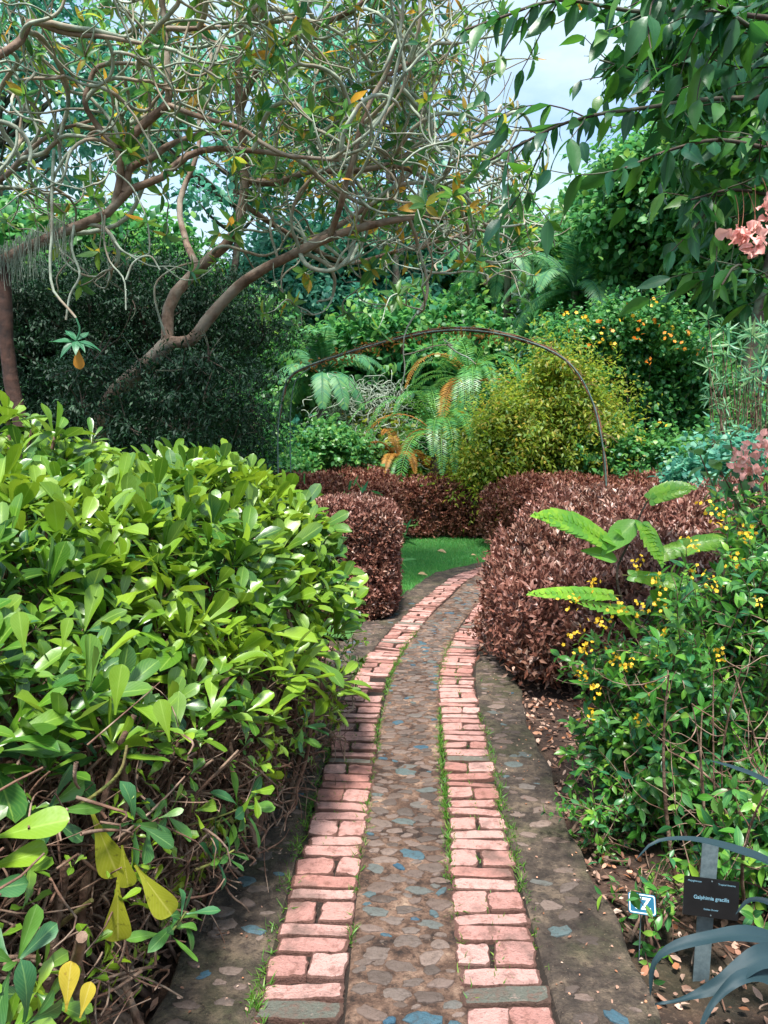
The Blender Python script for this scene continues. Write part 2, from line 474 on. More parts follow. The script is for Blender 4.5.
rng = R(11)
for side in (-1, 1):
    g = Geo()
    s = 3.9 if side > 0 else 3.86
    a, b = (T_IN, T_OUT)
    k = 0
    while s < S_END - .3:
        lp = s > 9
        drift = .012 * math.sin(s * 2.1 + side)
        def lat(lo, hi):
            lo2, hi2 = lo + rng.normal(0, .004) + drift, hi + rng.normal(0, .005) + drift
            return (lo2, hi2) if side > 0 else (-hi2, -lo2)
        if k % 3 == 0 or (k > 30 and rng.random() < .08):
            ln = rng.uniform(.100, .112)
            mid = (a + b) / 2 + rng.normal(0, .008)
            for lo, hi in ((a, mid - .004), (mid + .005, b)):
                if rng.random() < .035: continue      # a missing half brick
                l0, l1 = lat(lo, hi)
                brick_geo(g, s + rng.uniform(0, .006), s + ln - rng.uniform(0, .006), l0, l1, rng, rng.normal(0, .0016), lp)
        else:
            ln = rng.uniform(.056, .066)
            l0, l1 = lat(a, b + rng.normal(0, .006))
            brick_geo(g, s, s + ln - .002, l0, l1, rng, rng.normal(0, .0016), lp)
        s += ln + rng.uniform(.006, .011)
        k += 1
    tag(g.build('path_brick_band', M_BRICK, None, False), kind='structure')

# --- cobbles set in the mortar
t = NT('cobble')
pos = t.coord(); gi = t.n('ShaderNodeNewGeometry'); rnd = gi.outputs['Random Per Island']
n1 = t.noise(55, 6, pos, .75); n2 = t.noise(16, 5, pos, .7)
c = t.ramp(rnd, [(0, lin('#57483f')), (.15, lin('#75635a')), (.3, lin('#463c36')), (.45, lin('#7e6c62')), (.6, lin('#524842')), (.74, lin('#6e6058')), (.88, lin('#54605e')), (.95, lin('#3c5a66')), (1, lin('#2c5064'))])
c = t.mix(t.ramp(n1.outputs[0], [(.5, (0, 0, 0)), (.66, (.6, .6, .6))]), c, lin('#3c3029'))
c = t.mix(t.ramp(n2.outputs[0], [(.58, (0, 0, 0)), (.7, (.4, .4, .4))]), c, lin('#806a5c'))
p = t.n('ShaderNodeBsdfPrincipled'); t.l(c, p.inputs[0]); p.inputs['Roughness'].default_value = .55
t.l(t.bump(n1.outputs[0], .7, .014), p.inputs['Normal']); t.l(p.outputs[0], t.out.inputs[0]); M_COB = t.m

def cobbles(g, rng, ta, tb, sa, sb, tries, rmin, rmax, sink=0.0):
    pts = np.zeros((0, 3)); out = []
    S = rng.uniform(sa, sb, tries); T = rng.uniform(ta, tb, tries)
    A = rmin + (rmax - rmin) * rng.beta(1.3, 2.2, tries); A = -np.sort(-A)
    kept = []
    cells = {}
    for s, tq, a in zip(S, T, A):
        cs, ct = int(s / .1), int(tq / .1)
        ok = True
        for i in (-1, 0, 1):
            for j in (-1, 0, 1):
                for (s2, t2, a2) in cells.get((cs + i, ct + j), ()):
                    if ((s - s2) / .62) ** 2 + (tq - t2) ** 2 < (a + a2) ** 2 * .92: ok = False; break
                if not ok: break
            if not ok: break
        if ok and tq - a > ta and tq + a < tb:
            cells.setdefault((cs, ct), []).append((s, tq, a)); kept.append((s, tq, a))
    na = 11
    ang = np.linspace(0, 2 * PI, na, endpoint=False)
    for s, tq, a in kept:
        rr = 1 + .19 * rng.normal(size=na)
        rr = np.clip(rr, .7, 1.2)
        rot = rng.normal(0, .35)
        ax, ay = a, a * rng.uniform(.42, .7)
        h = rng.uniform(.0015, .0065) - sink
        rings = [(1.0, -.008), (.93, h * .35), (.75, h * .85), (.4, h), (.03, h * .97)]
        V = []
        for (q, z) in rings:
            x = np.cos(ang) * rr * ax * q; y = np.sin(ang) * rr * ay * q
            tq2 = tq + x * math.cos(rot) - y * math.sin(rot); s2 = s + x * math.sin(rot) + y * math.cos(rot)
            xy = pth(s2, tq2)
            V.append(np.concatenate([xy, np.full((na, 1), .0505 + z)], 1))
        V = np.array(V)
        V[..., 2] += .004 * wob(np.concatenate([V[..., :2], 0 * V[..., :1]], -1), 9, 3)
        i, j = np.meshgrid(np.arange(len(rings) - 1), np.arange(na), indexing='ij')
        F = np.stack([i * na + j, i * na + (j + 1) % na, (i + 1) * na + (j + 1) % na, (i + 1) * na + j], -1).reshape(-1, 4)
        g.add(V.reshape(-1, 3), F)
rng = R(5)
g = Geo()
cobbles(g, rng, -T_IN + .005, T_IN - .005, 3.9, 9.5, 7000, .014, .05)
cobbles(g, rng, -T_IN + .005, T_IN - .005, 9.5, S_END, 2500, .02, .05)
cobbles(g, rng, T_L + .02, -T_OUT - .02, 3.9, 10, 420, .015, .052, .001)
cobbles(g, rng, T_OUT + .02, T_R - .02, 3.9, 10, 380, .015, .06, .001)
tag(g.build('path_cobbles', M_COB, None, False), kind='structure')

# ================================================================== GRASS: lawn, tufts in the joints
M_GRASS = leaf_mat('grass_blade', ['#4a9a4c', '#5aac56', '#6cb85c', '#50a058', '#96bc60'], rough=.45, trans=.35)
M_TUFT = leaf_mat('joint_grass', ['#3c6b24', '#5a8a2c', '#4a7a2a', '#7c9a3c'], rough=.5, trans=.35)
rng = R(21)
# lawn base: strip left of the path
ls = np.linspace(8.6, 15.5, 60); lt = np.concatenate([[T_L - .01], np.linspace(T_L - .05, -5.0, 40)])
A, B = np.meshgrid(ls, lt, indexing='ij')
xy = pth(A, B); P3 = np.concatenate([xy, 0 * A[..., None]], -1)
Z = .022 + .012 * wob(P3, 3, 9) + .006 * wob(P3, 11, 2); Z = np.where(B < -4.95, -.05, Z)
g = Geo(); g.add(np.concatenate([xy, Z[..., None]], -1), gridfaces(1, 60, 41))
M_LAWN = plain_mat('lawn_soil', '#2f5224', '#44722e', .95, 40)
tag(g.build('lawn', M_LAWN), kind='structure')
n = 230000
S = rng.uniform(9.0, 15.2, n); T = -rng.uniform(-T_L - .03, 4.9, n)
# extra thickening close to the edge
xy = pth(S, T)
P = np.concatenate([xy, np.full((n, 1), .02)], 1)
P[:, 2] += .012 * wob(np.concatenate([xy, np.zeros((n, 1))], 1), 3, 9)
keep = wob(P, 2.2, 4) * .3 + rng.uniform(0, 1, n) > .12
P = P[keep]; n = len(P)
D = rdir(rng, n, 0) * .6; D[:, 2] = np.abs(D[:, 2]) + .8
g = Geo(); leaves(g, P, D, rdir(rng, n), rng.uniform(.025, .06, n), rng.uniform(.0018, .0032, n), 'blade', 1, bend=rng.uniform(0, 1.4, n), cup=0)
tag(g.build('grass', M_GRASS), 'short bright green lawn grass left of the path bend', 'grass', kind='stuff')

# tufts in joints
g = Geo()
def tuft_line(tc_, s0, s1, nt, spread, hmin, hmax, blades=9):
    s = rng.uniform(s0, s1, nt)
    s = s[(wob(np.stack([s, s * 0, s * 0 + tc_ * 9], -1), 2.2, 3) + rng.uniform(-.6, .6, nt)) > 0]
    for q in s:
        m = rng.integers(3, blades)
        tq = tc_ + rng.normal(0, spread); q2 = q + rng.normal(0, .012, m)
        xy = pth(q2, tq + rng.normal(0, .006, m))
        P = np.concatenate([xy, np.full((m, 1), .046)], 1)
        D = rdir(rng, m); D[:, 2] = np.abs(D[:, 2]) + .45
        leaves(g, P, D, rdir(rng, m, .5), rng.uniform(hmin, hmax, m), rng.uniform(.0012, .0028, m), 'blade', 1, bend=rng.uniform(.2, 1.5, m), cup=0)
tuft_line(-T_IN, 5.0, 9.5, 700, .008, .012, .04)
tuft_line(T_IN, 4.8, 8.5, 520, .008, .012, .04)
tuft_line(-T_OUT - .01, 4.6, 8.0, 460, .010, .012, .045)
tuft_line(T_OUT + .01, 4.9, 7.6, 420, .010, .012, .045)
tuft_line(-(T_IN + T_OUT) / 2, 4.6, 8, 150, .01, .01, .03)
tuft_line((T_IN + T_OUT) / 2, 4.8, 8, 150, .01, .01, .03)
tag(g.build('grass_in_joints', M_TUFT), 'small grass tufts growing in the joints between bricks', 'grass', kind='stuff')

# ================================================================== LITTER
M_LITTER = leaf_mat('dry_leaf', ['#6e4a38', '#a3806c', '#8a5f4a', '#c0a08c', '#5a3c2e', '#b5764f', '#d0b8a6'], rough=.7, trans=.1)
g = Geo(); rng = R(8)
n = 11000
X = rng.uniform(.3, 3.4, n); Yy = rng.uniform(.7, 5.5, n)
tq, sq = path_t(np.stack([X, Yy], 1))
k = (tq > T_R + .02 * rng.uniform(0, 1, n)) & (rng.uniform(0, 1, n) < np.clip(1.15 - (tq - T_R) * .35, .25, 1))
X, Yy = X[k], Yy[k]; n = len(X)
P = np.stack([X, Yy, rng.uniform(.0, .02, n)], 1)
D = rdir(rng, n); D[:, 2] *= .25; N_ = rdir(rng, n, 2.2)
leaves(g, P, D, N_, rng.uniform(.012, .045, n), rng.uniform(.004, .012, n), 'oval4', 2, bend=rng.uniform(-1, 1.5, n), cup=rng.uniform(-.3, .6, n))
n = 4500
X = rng.uniform(-2.2, .1, n); Yy = rng.uniform(.8, 5.5, n)
tq, sq = path_t(np.stack([X, Yy], 1)); k = tq < T_L - .01
X, Yy = X[k], Yy[k]; n = len(X)
P = np.stack([X, Yy, rng.uniform(.0, .02, n)], 1); D = rdir(rng, n); D[:, 2] *= .25
leaves(g, P, D, rdir(rng, n, 2.2), rng.uniform(.012, .05, n), rng.uniform(.004, .014, n), 'oval4', 2, bend=rng.uniform(-1, 1.5, n), cup=.3)
# crumbs on the margins of the path
n = 420
sq = rng.uniform(4.2, 10, n); tq = np.where(rng.random(n) < .5, rng.uniform(T_L, -T_OUT, n), rng.uniform(T_OUT, T_R, n))
xy = pth(sq, tq); P = np.concatenate([xy, np.full((n, 1), .056)], 1); D = rdir(rng, n); D[:, 2] *= .1
leaves(g, P, D, rdir(rng, n, 3), rng.uniform(.004, .014, n), rng.uniform(.002, .005, n), 'oval4', 2, bend=.3, cup=.3)
tag(g.build('leaf_litter', M_LITTER), 'dry brown leaf litter covering the soil under the shrubs', 'leaf litter', kind='stuff')
# twigs on the soil
g = Geo(); n = 260
X = np.where(rng.random(n) < .6, rng.uniform(.6, 1.8, n), rng.uniform(-1.6, -.5, n)); Yy = rng.uniform(.9, 4.2, n)
tq, sq = path_t(np.stack([X, Yy], 1)); k = (tq > T_R + .03) | (tq < T_L - .02); X, Yy = X[k], Yy[k]; n = len(X)
p0 = np.stack([X, Yy, rng.uniform(.005, .03, n)], 1); d = rdir(rng, n); d[:, 2] = .08 * d[:, 2]
ln = rng.uniform(.05, .22, n)[:, None]
p2 = p0 + d * ln; p1 = (p0 + p2) / 2 + rdir(rng, n) * ln * .15; p1[:, 2] = np.abs(p1[:, 2])
M_TWIG = bark_mat('twig_bark', '#4a3226', '#7a5a48', '#9a8472', 30)
tubes(g, bez(p0, p1, p2, 5), rng.uniform(.0012, .0035, n)[:, None], 4)
tag(g.build('twig_litter', M_TWIG), 'thin dead twigs scattered over the bare soil', 'twigs', kind='stuff')
M_FALL = leaf_mat('fallen_leaf', ['#b08a5c', '#c9a77c', '#a3683c'], rough=.6, trans=.1)
for (px, py, L) in ((437, 551, .17), (484, 543, .20), (478, 536, .13), (418, 574, .12), (471, 555, .08)):
    q = gnd(px, py, .055); gg = Geo()
    leaves(gg, [q], [[1, .3 * rng.normal(), .1]], [[.1, -.3, 1]], L, L * .3, 'ovate', 2, bend=.5, cup=.4)
    tag(gg.build('fallen_leaf', M_FALL), {437: 'curled tan fallen leaf near the middle of the lawn', 484: 'largest tan fallen leaf, at the lawn edge by the right hedge', 478: 'tan fallen leaf farthest up the lawn, near the edging stones',
        418: 'small pale fallen leaf on the lawn near the square hedge', 471: 'smallest fallen leaf, close to where lawn meets path'}[px], 'leaf', 'fallen leaves on the lawn')

# ================================================================== GENERIC PLANT PIECES
def boxpts(rng, n, c, r, p=4.0, top=True, lump=.06, lk=3.0, seed=0, depth=0.0, bottom=0.0):
    """points and outward normals on a lumpy rounded box (hedge)"""
    c = np.array(c, float); r = np.array(r, float)
    ar = np.array([r[1] * r[2], r[1] * r[2], r[0] * r[2], r[0] * r[2], r[0] * r[1], bottom * r[0] * r[1]])
    f = rng.choice(6, n, p=ar / ar.sum())
    q = rng.uniform(-1, 1, (n, 3))
    ax = f // 2; sg = np.where(f % 2 == 0, 1, -1)
    sg = np.where(f == 4, 1, np.where(f == 5, -1, sg))
    q[np.arange(n), ax] = sg
    q = q / (np.abs(q) ** p).sum(1, keepdims=True) ** (1 / p)
    N_ = nrm(np.sign(q) * np.abs(q) ** (p - 1) / r)
    P = c + q * r
    off = lump * wob(P, lk, seed) + lump * .5 * wob(P, lk * 2.7, seed + 4) - depth * rng.random(n) ** 1.5
    return P + N_ * off[:, None], N_

def make_hedge(name, label, boxes, n, L, Wd, mat, mat_stem, seed, prof='dia', p=4.0, spr=.05, lump=.06, group=None, lk=3.0, depth=.12, stems=160, inner=.25, cat='hedge', uplift=.6):
    rng = R(seed)
    c0 = np.mean([b[0] for b in boxes], 0)
    root = empty(name, (c0[0], c0[1], 0), label, cat, group)
    g = Geo(); gs = Geo()
    area = np.array([b[1][0] * b[1][1] + b[1][0] * b[1][2] + b[1][1] * b[1][2] for b in boxes]); area = area / area.sum()
    for (c, r), w in zip(boxes, area):
        m = int(n * w)
        P, N_ = boxpts(rng, m, c, r, lump=lump, seed=seed, depth=depth, lk=lk, p=p)
        ms = m // 14; SP_, SN_ = boxpts(rng, ms, c, r, lump=lump, seed=seed, depth=.02, lk=lk, p=p)
        sd_ = nrm(SN_ * .5 + rdir(rng, ms) * .5 + np.array([0, 0, .7])); ks = rng.integers(0, ms, m); isp = rng.random(m) < .5
        P = np.where(isp[:, None], SP_[ks] + sd_[ks] * (rng.random(m) * spr * rng.uniform(.5, 2, ms)[ks])[:, None] + rng.normal(0, .008, (m, 3)), P); N_ = np.where(isp[:, None], SN_[ks], N_)
        # drop leaves that lie well inside another box
        keep = np.ones(m, bool)
        for (c2, r2) in boxes:
            if c2 is c: continue
            q = np.abs((P - np.array(c2)) / np.array(r2)); keep &= (q ** 4).sum(1) > .55
        zz = P[:, 2]; keep &= (zz > .03)
        P, N_ = P[keep], N_[keep]; m = len(P)
        D = nrm(N_ * .55 + rdir(rng, m) * .75 + np.array([0, 0, uplift]))
        leaves(g, P, D, N_ * .8 + rdir(rng, m, .6) * .8, L * rng.uniform(.6, 1.25, m), Wd * rng.uniform(.7, 1.2, m), prof, 2 if prof != 'dia' else 2, bend=rng.uniform(-.2, 1.2, m), cup=rng.uniform(0, .7, m))
        # inner layers keep the mass opaque
        m = int(n * w * inner)
        P, N_ = boxpts(rng, m, c, np.array(r) * .86, lump=lump, seed=seed, depth=.05)
        k = P[:, 2] > .03; P, N_ = P[k], N_[k]; m = len(P)
        leaves(g, P, rdir(rng, m), N_ + rdir(rng, m) * .4, L * 1.6, Wd * 2.2, prof, 2, bend=.3)
        # stems
        m = int(stems * w) + 4
        a, N2 = boxpts(rng, m, c, np.array(r) * .96, lump=lump, seed=seed)
        b0 = np.stack([c[0] + rng.uniform(-.75, .75, m) * r[0], c[1] + rng.uniform(-.75, .75, m) * r[1], np.zeros(m) - .02], 1)
        mid = (a + b0) / 2 + rng.normal(0, .05, (m, 3)); mid[:, 2] -= .05
        tubes(gs, bez(b0, mid, a, 6), np.linspace(.008, .0025, 6)[None] * rng.uniform(.7, 1.5, (m, 1)), 5)
    g.build('foliage', mat, root); gs.build('stems', mat_stem, root)
    return root

def blob_pts(rng, blobs, n, surf=.35, bias=.35, lump=.15):
    """blobs: (cx,cy,cz,rx,ry,rz) -> points near the blobs' shells, outward normals"""
    B = np.array(blobs, float)
    w = (B[:, 3] * B[:, 5] + B[:, 3] * B[:, 4] + B[:, 4] * B[:, 5]); w = w / w.sum()
    k = rng.choice(len(B), n, p=w)
    d = rdir(rng, n, bias)
    rr = (1 - surf * rng.random(n) ** 1.4)
    P0 = B[k, :3] + d * B[k, 3:]
    rr = rr * (1 + lump * wob(P0, 2.5 / max(B[:, 3].mean(), .3), 1.7))
    return B[k, :3] + d * B[k, 3:] * rr[:, None], nrm(d / B[k, 3:])

def sub_blobs(rng, c, r, n, size=.38, jit=.8, flat=.8):
    """lumpy crown: n small blobs spread over an ellipsoid"""
    d = rdir(rng, n, .15)
    q = rng.uniform(.35, 1, n) ** .6 * jit
    cc = np.array(c) + d * np.array(r) * q[:, None]
    s = size * rng.uniform(.6, 1.25, n)
    return [(*cc[i], r[0] * s[i], r[1] * s[i], r[2] * s[i] * flat) for i in range(n)]

def crown(g, rng, blobs, n, L, asp, prof='dia', nv=1, droop=.2, out=.5, up=.6, surf=.4, bend=.4, cup=.2, mat=0, lump=.22, bias=.35, spray=4.5):
    P, N_ = blob_pts(rng, blobs, n, surf=surf, lump=lump, bias=bias)
    m = max(2, n // 16); Sx, SN = blob_pts(rng, blobs, m, surf=.25, lump=lump * 1.6, bias=bias)
    sdn = nrm(SN * .8 + rdir(rng, m) * .7 + np.array([0, 0, .25])); sln = spray * L * rng.uniform(.5, 1.6, m)
    ks = rng.integers(0, m, n); us = rng.random(n); insp = rng.random(n) < .55
    PS = Sx[ks] + sdn[ks] * (sln[ks] * (us - .25))[:, None] + np.array([0, 0, -.22]) * (sln[ks] * us ** 2 * droop)[:, None] + rng.normal(0, .10 * L, (n, 3))
    P = np.where(insp[:, None], PS, P); N_ = np.where(insp[:, None], SN[ks], N_)
    DD = np.where(insp[:, None], sdn[ks] * .9, N_ * out)
    k = P[:, 2] > .02; P, N_, DD = P[k], N_[k], DD[k]; n = len(P)
    D = nrm(DD + rdir(rng, n) * .8 + np.array([0, 0, -droop]))
    l = L * rng.uniform(.6, 1.3, n)
    leaves(g, P, D, N_ * .5 + rdir(rng, n) * .5 + np.array([0, 0, up]), l, l * asp * rng.uniform(.8, 1.2, n), prof, nv, bend=bend, cup=cup, mat=mat)

def limbs_to(g, rng, base, top, blobs, r0, sides=7, frac=1.0, mat=0):
    """trunk from base to top and limbs from the trunk to the blobs"""
    base = np.array(base, float); top = np.array(top, float)
    h = top - base
    tp = spline([base, base + h * .33 + rng.normal(0, .03, 3) * np.linalg.norm(h), base + h * .68 + rng.normal(0, .04, 3) * np.linalg.norm(h), top], 16)
    gt = Geo(); tubes(gt, tp, np.linspace(r0, r0 * .35, 16), 10)
    sel = [b for b in blobs if rng.random() < frac]
    P0 = []; P1 = []; P2 = []
    for b in sel:
        e = np.array(b[:3]); k = int(np.clip(5 + 10 * (e[2] - base[2]) / max(h[2], .1) * .75, 5, 14))
        s = tp[k]; P0.append(s); P2.append(e); P1.append((s + e) / 2 + np.array([0, 0, -.08 * np.linalg.norm(e - s)]) + rng.normal(0, .06, 3) * np.linalg.norm(e - s))
    if P0:
        m = len(P0)
        tubes(g, bez(P0, P1, P2, 8), np.linspace(.38 * r0, .1 * r0, 8)[None] * rng.uniform(.6, 1.1, (m, 1)), 6)
        # twigs
        q = 5; e = np.repeat(np.array(P2), q, 0); s = np.repeat(np.array([b[3] for b in sel]), q)[:, None]
        t2 = e + rdir(rng, m * q, .4) * s * .9
        tubes(g, bez(e, (e + t2) / 2 + rng.normal(0, .08, e.shape) * s, t2, 5), np.linspace(.09 * r0, .03 * r0, 5)[None], 4)
    return gt

def tree(name, label, base, top, blobs, n, L, asp, mleaf, mbark, r0, seed, cat='tree', group=None, prof='dia', nv=1, frac=1.0, **kw):
    rng = R(seed)
    root = empty(name, base, label, cat, group)
    gl = Geo(); gt = limbs_to(gl, rng, base, top, blobs, r0, frac=frac)
    gt.build('trunk', mbark, root)
    if gl.b: gl.build('limbs', mbark, root)
    g = Geo(); crown(g, rng, blobs, n, L, asp, prof, nv, **kw); g.build('crown', mleaf, root)
    return root

def bush(name, label, c, r, nb, n, L, asp, mleaf, mstem, seed, cat='shrub', group=None, prof='dia', nv=1, size=.38, flat=.8, stems=40, blobs=None, **kw):
    rng = R(seed)
    root = empty(name, (c[0], c[1], 0), label, cat, group)
    blobs = blobs or sub_blobs(rng, c, r, nb, size, flat=flat)
    gs = Geo(); m = stems
    k = rng.integers(0, len(blobs), m); e = np.array([blobs[i][:3] for i in k]) + rng.normal(0, .1, (m, 3)) * r[0]
    b0 = np.stack([c[0] + rng.normal(0, .2, m) * r[0], c[1] + rng.normal(0, .2, m) * r[1], np.zeros(m) - .03], 1)
    md = (b0 + e) / 2 + rng.normal(0, .1, (m, 3)) * r[0]; md[:, 2] += .1
    tubes(gs, bez(b0, md, e, 7), np.linspace(.02, .006, 7)[None] * rng.uniform(.5, 1.3, (m, 1)), 5)
    gs.build('stems', mstem, root)
    g = Geo(); crown(g, rng, blobs, n, L, asp, prof, nv, **kw); g.build('foliage', mleaf, root)
    return root, blobs

def px_blob(px, py, Y, rx, ry, dep=None):
    k = Y / F_
    c = at(px, py, Y)
    return (c[0], c[1], c[2]), (rx * k, (dep if dep else rx * k), ry * k)

def frond(g, gr, rng, p0, d0, length, droop, nl, ll, lw, mat=0, upn=(0, 0, 1), n=14, rr=.008, sweep=.45, vee=.25, prof='dia', taper=True):
    """one pinnate frond: rachis tube in gr, leaflets in g"""
    p0 = np.array(p0, float); d = nrm(np.array(d0, float)[None])[0]
    P = [p0]; step = length / (n - 1)
    for i in range(n - 1):
        d = nrm((d + np.array([0, 0, -droop / (n - 1) * (1 + i / n)]))[None])[0]
        P.append(P[-1] + d * step)
    P = np.array(P)
    tubes(gr, P, np.linspace(rr, rr * .25, n), 5)
    u = np.linspace(.12, .995, nl); idx = u * (n - 1)
    Q = np.stack([np.interp(idx, np.arange(n), P[:, k]) for k in range(3)], 1)
    T = nrm(np.stack([np.interp(idx, np.arange(n), np.gradient(P[:, k])) for k in range(3)], 1))
    side = nrm(np.cross(T, np.array(upn, float)) + 1e-6); upv = np.cross(side, T)
    w = np.sin(PI * np.clip(u * .86 + .12, 0, 1)) ** .6 if taper else np.ones(nl)
    for sg in (-1, 1):
        D = side * sg + T * sweep * (1 + u[:, None]) + upv * vee + rng.normal(0, .05, Q.shape) + np.array([0, 0, -.12])
        leaves(g, Q, D, upv + side * sg * -.2, ll * w * rng.uniform(.9, 1.1, nl), lw, prof, 1 if prof == 'dia' else 2, bend=.5, cup=.1, mat=mat)

def pairs_on(rng, paths, spacing, start=.15, opp=True, ang=.9, jit=.25):
    """points + directions of leaves set in pairs along paths (N,n,3)"""
    N, n = paths.shape[:2]
    ln = np.linalg.norm(np.diff(paths, axis=1), axis=-1).sum(1)
    Ps, Ds, Ns = [], [], []
    for i in range(N):
        m = max(1, int(ln[i] * (1 - start) / spacing))
        u = np.linspace(start, 1, m) * (n - 1)
        q = np.stack([np.interp(u, np.arange(n), paths[i, :, k]) for k in range(3)], 1)
        tg = np.gradient(paths[i], axis=0); tt_ = nrm(np.stack([np.interp(u, np.arange(n), tg[:, k]) for k in range(3)], 1))
        a = rng.uniform(0, 6.28) + np.arange(m) * (PI / 2) + rng.normal(0, .2, m)
        ref = nrm(np.cross(tt_, np.array([.3, .2, 1.0])) + 1e-6); r2 = np.cross(tt_, ref)
        for sg in (0, PI):
            sd2 = np.cos(a + sg)[:, None] * ref + np.sin(a + sg)[:, None] * r2
            Ps.append(q); Ds.append(nrm(sd2 * ang + tt_ + rng.normal(0, jit, q.shape))); Ns.append(tt_ + np.array([0, 0, .6]))
    return np.vstack(Ps), np.vstack(Ds), np.vstack(Ns)

# ================================================================== PLANT MATERIALS
M_SPOON = leaf_mat('glossy_leaf', ['#244c14', '#3e6a1a', '#5c861c', '#2e6022', '#729620', '#245838', '#88a62a', '#3a6c20'], rough=.36, trans=.26, rib='#98b850', patch='#7a981e', patch_scale=1.6, spec=.7)
M_SPOON_DK = leaf_mat('glossy_leaf_dark', ['#2c5a24', '#3f7030', '#2f6a48', '#4c7d2c', '#5f8f2e'], rough=.42, trans=.26, rib='#8fb468', spec=.7)
M_SPOON_Y = leaf_mat('yellowing_leaf', ['#a8a52c', '#8f9a2a', '#c0b035'], rough=.35, trans=.35, rib='#d0cc70', spots='#5d5a20')
M_YEL = leaf_mat('yellow_leaf', ['#d8c24a', '#cdb83c'], rough=.4, trans=.4, rib='#e8dc90', spots='#a8803a')
M_STEM = bark_mat('shrub_bark', '#3e2a1f', '#6d5140', '#8d7562', 40)
M_STEMG = bark_mat('green_stem', '#4c5a26', '#7a7a3a', '#6a5a38', 40)
M_RED = leaf_mat('copper_leaf', ['#4a2c22', '#6a4234', '#805240', '#38201a', '#a27a66', '#5e382a', '#c4a490'], rough=.4, trans=.12, rib=None, patch='#8f6052', patch_scale=1.8, spec=.5)
M_RED2 = leaf_mat('copper_leaf_far', ['#4e2c22', '#744434', '#885644', '#5e3426', '#a8765e', '#6a4a30'], rough=.5, trans=.25)
M_PLUM = leaf_mat('frangipani_leaf', ['#2f6a34', '#4d7e2c', '#2f7054', '#6a8e2c', '#2a6448', '#5a8a30', '#3a7a40', '#8a9c30', '#cc9434'], rough=.38, trans=.55, rib='#8fae5a')
M_PBARK = bark_mat('frangipani_bark', '#5a4638', '#8f7664', '#94897a', 10, .8)
M_PTWIG = bark_mat('frangipani_twig', '#7a8474', '#b2bca8', '#947e6a', 9, .4)
M_CON = leaf_mat('dark_needles', ['#12301c', '#1a3d22', '#163826', '#24502a', '#0e2a1e'], rough=.6, trans=.15)
M_T_TEAL = leaf_mat('tree_leaf_teal', ['#468a78', '#569c86', '#387668', '#6cac90', '#88b89c'], rough=.45, trans=.5)
M_T_GRN = leaf_mat('tree_leaf_green', ['#34703a', '#448444', '#5a984a', '#3a7a56', '#7eaa4a'], rough=.4, trans=.45)
M_T_MID = leaf_mat('tree_leaf_mid', ['#447e3e', '#5c9644', '#3a7850', '#7aa84c', '#488a5e'], rough=.4, trans=.42)
M_T_PALE = leaf_mat('pale_frond', ['#4f8a5c', '#6a9f62', '#3f7f62', '#86ad66'], rough=.5, trans=.4)
M_GREY = leaf_mat('silver_foliage', ['#7d9a8e', '#94ab9c', '#6a8a80', '#a8baa8'], rough=.6, trans=.2)
M_YG = leaf_mat('golden_foliage', ['#6a8a28', '#8a9c2c', '#50802c', '#a8b038', '#3c6e30', '#bca43c'], rough=.5, trans=.5)
M_CYC = leaf_mat('cycad_green', ['#2f7040', '#4a8c46', '#6aa044', '#3a7a50'], rough=.4, trans=.3)
M_CYCO = leaf_mat('cycad_orange', ['#a87430', '#c09040', '#96682c', '#c8a050'], rough=.5, trans=.5)
M_OLE = leaf_mat('strap_pale', ['#3f7a58', '#5a9468', '#7aa870', '#357054', '#94b478'], rough=.4, trans=.35)
M_GAL = leaf_mat('small_oval_leaf', ['#347028', '#4a8a2c', '#226048', '#6aa034', '#286a48', '#8cb43c'], rough=.35, trans=.35, rib='#7fae5a')
M_MUS = leaf_mat('big_ovate_leaf', ['#1f4e32', '#285c40', '#205a46', '#3a702e', '#5a8c2e', '#2a6450'], rough=.4, trans=.42, rib='#4a7f4a', tcol='#4f8f2a')
M_SAP = leaf_mat('sapling_leaf', ['#6aa030', '#7cae30', '#5a963a', '#90b838'], rough=.35, trans=.4, rib='#a0c860')
M_BLUEG = leaf_mat('blue_strap', ['#1f3238', '#243a40', '#182a2e'], rough=.6, trans=.1, spec=.3, rib='#263a3c')
M_YFL = leaf_mat('yellow_petal', ['#ecc02c', '#f2cc3c', '#e6ae24'], rough=.5, trans=.3)
M_OFL = leaf_mat('orange_petal', ['#e07a1a', '#f0952a', '#e8a83a'], rough=.5, trans=.3)
M_PINK = leaf_mat('salmon_bract', ['#f4aaa0', '#f8b8ae', '#ee9c90', '#fac8be'], rough=.65, trans=.25, tcol='#f8d0c8')
M_BARK = bark_mat('tree_bark', '#2e241c', '#54453a', '#5f6a55', 12)
M_DRY = leaf_mat('grey_moss', ['#9aa894', '#b5c0ac', '#7f8f80'], rough=.7, trans=.2)

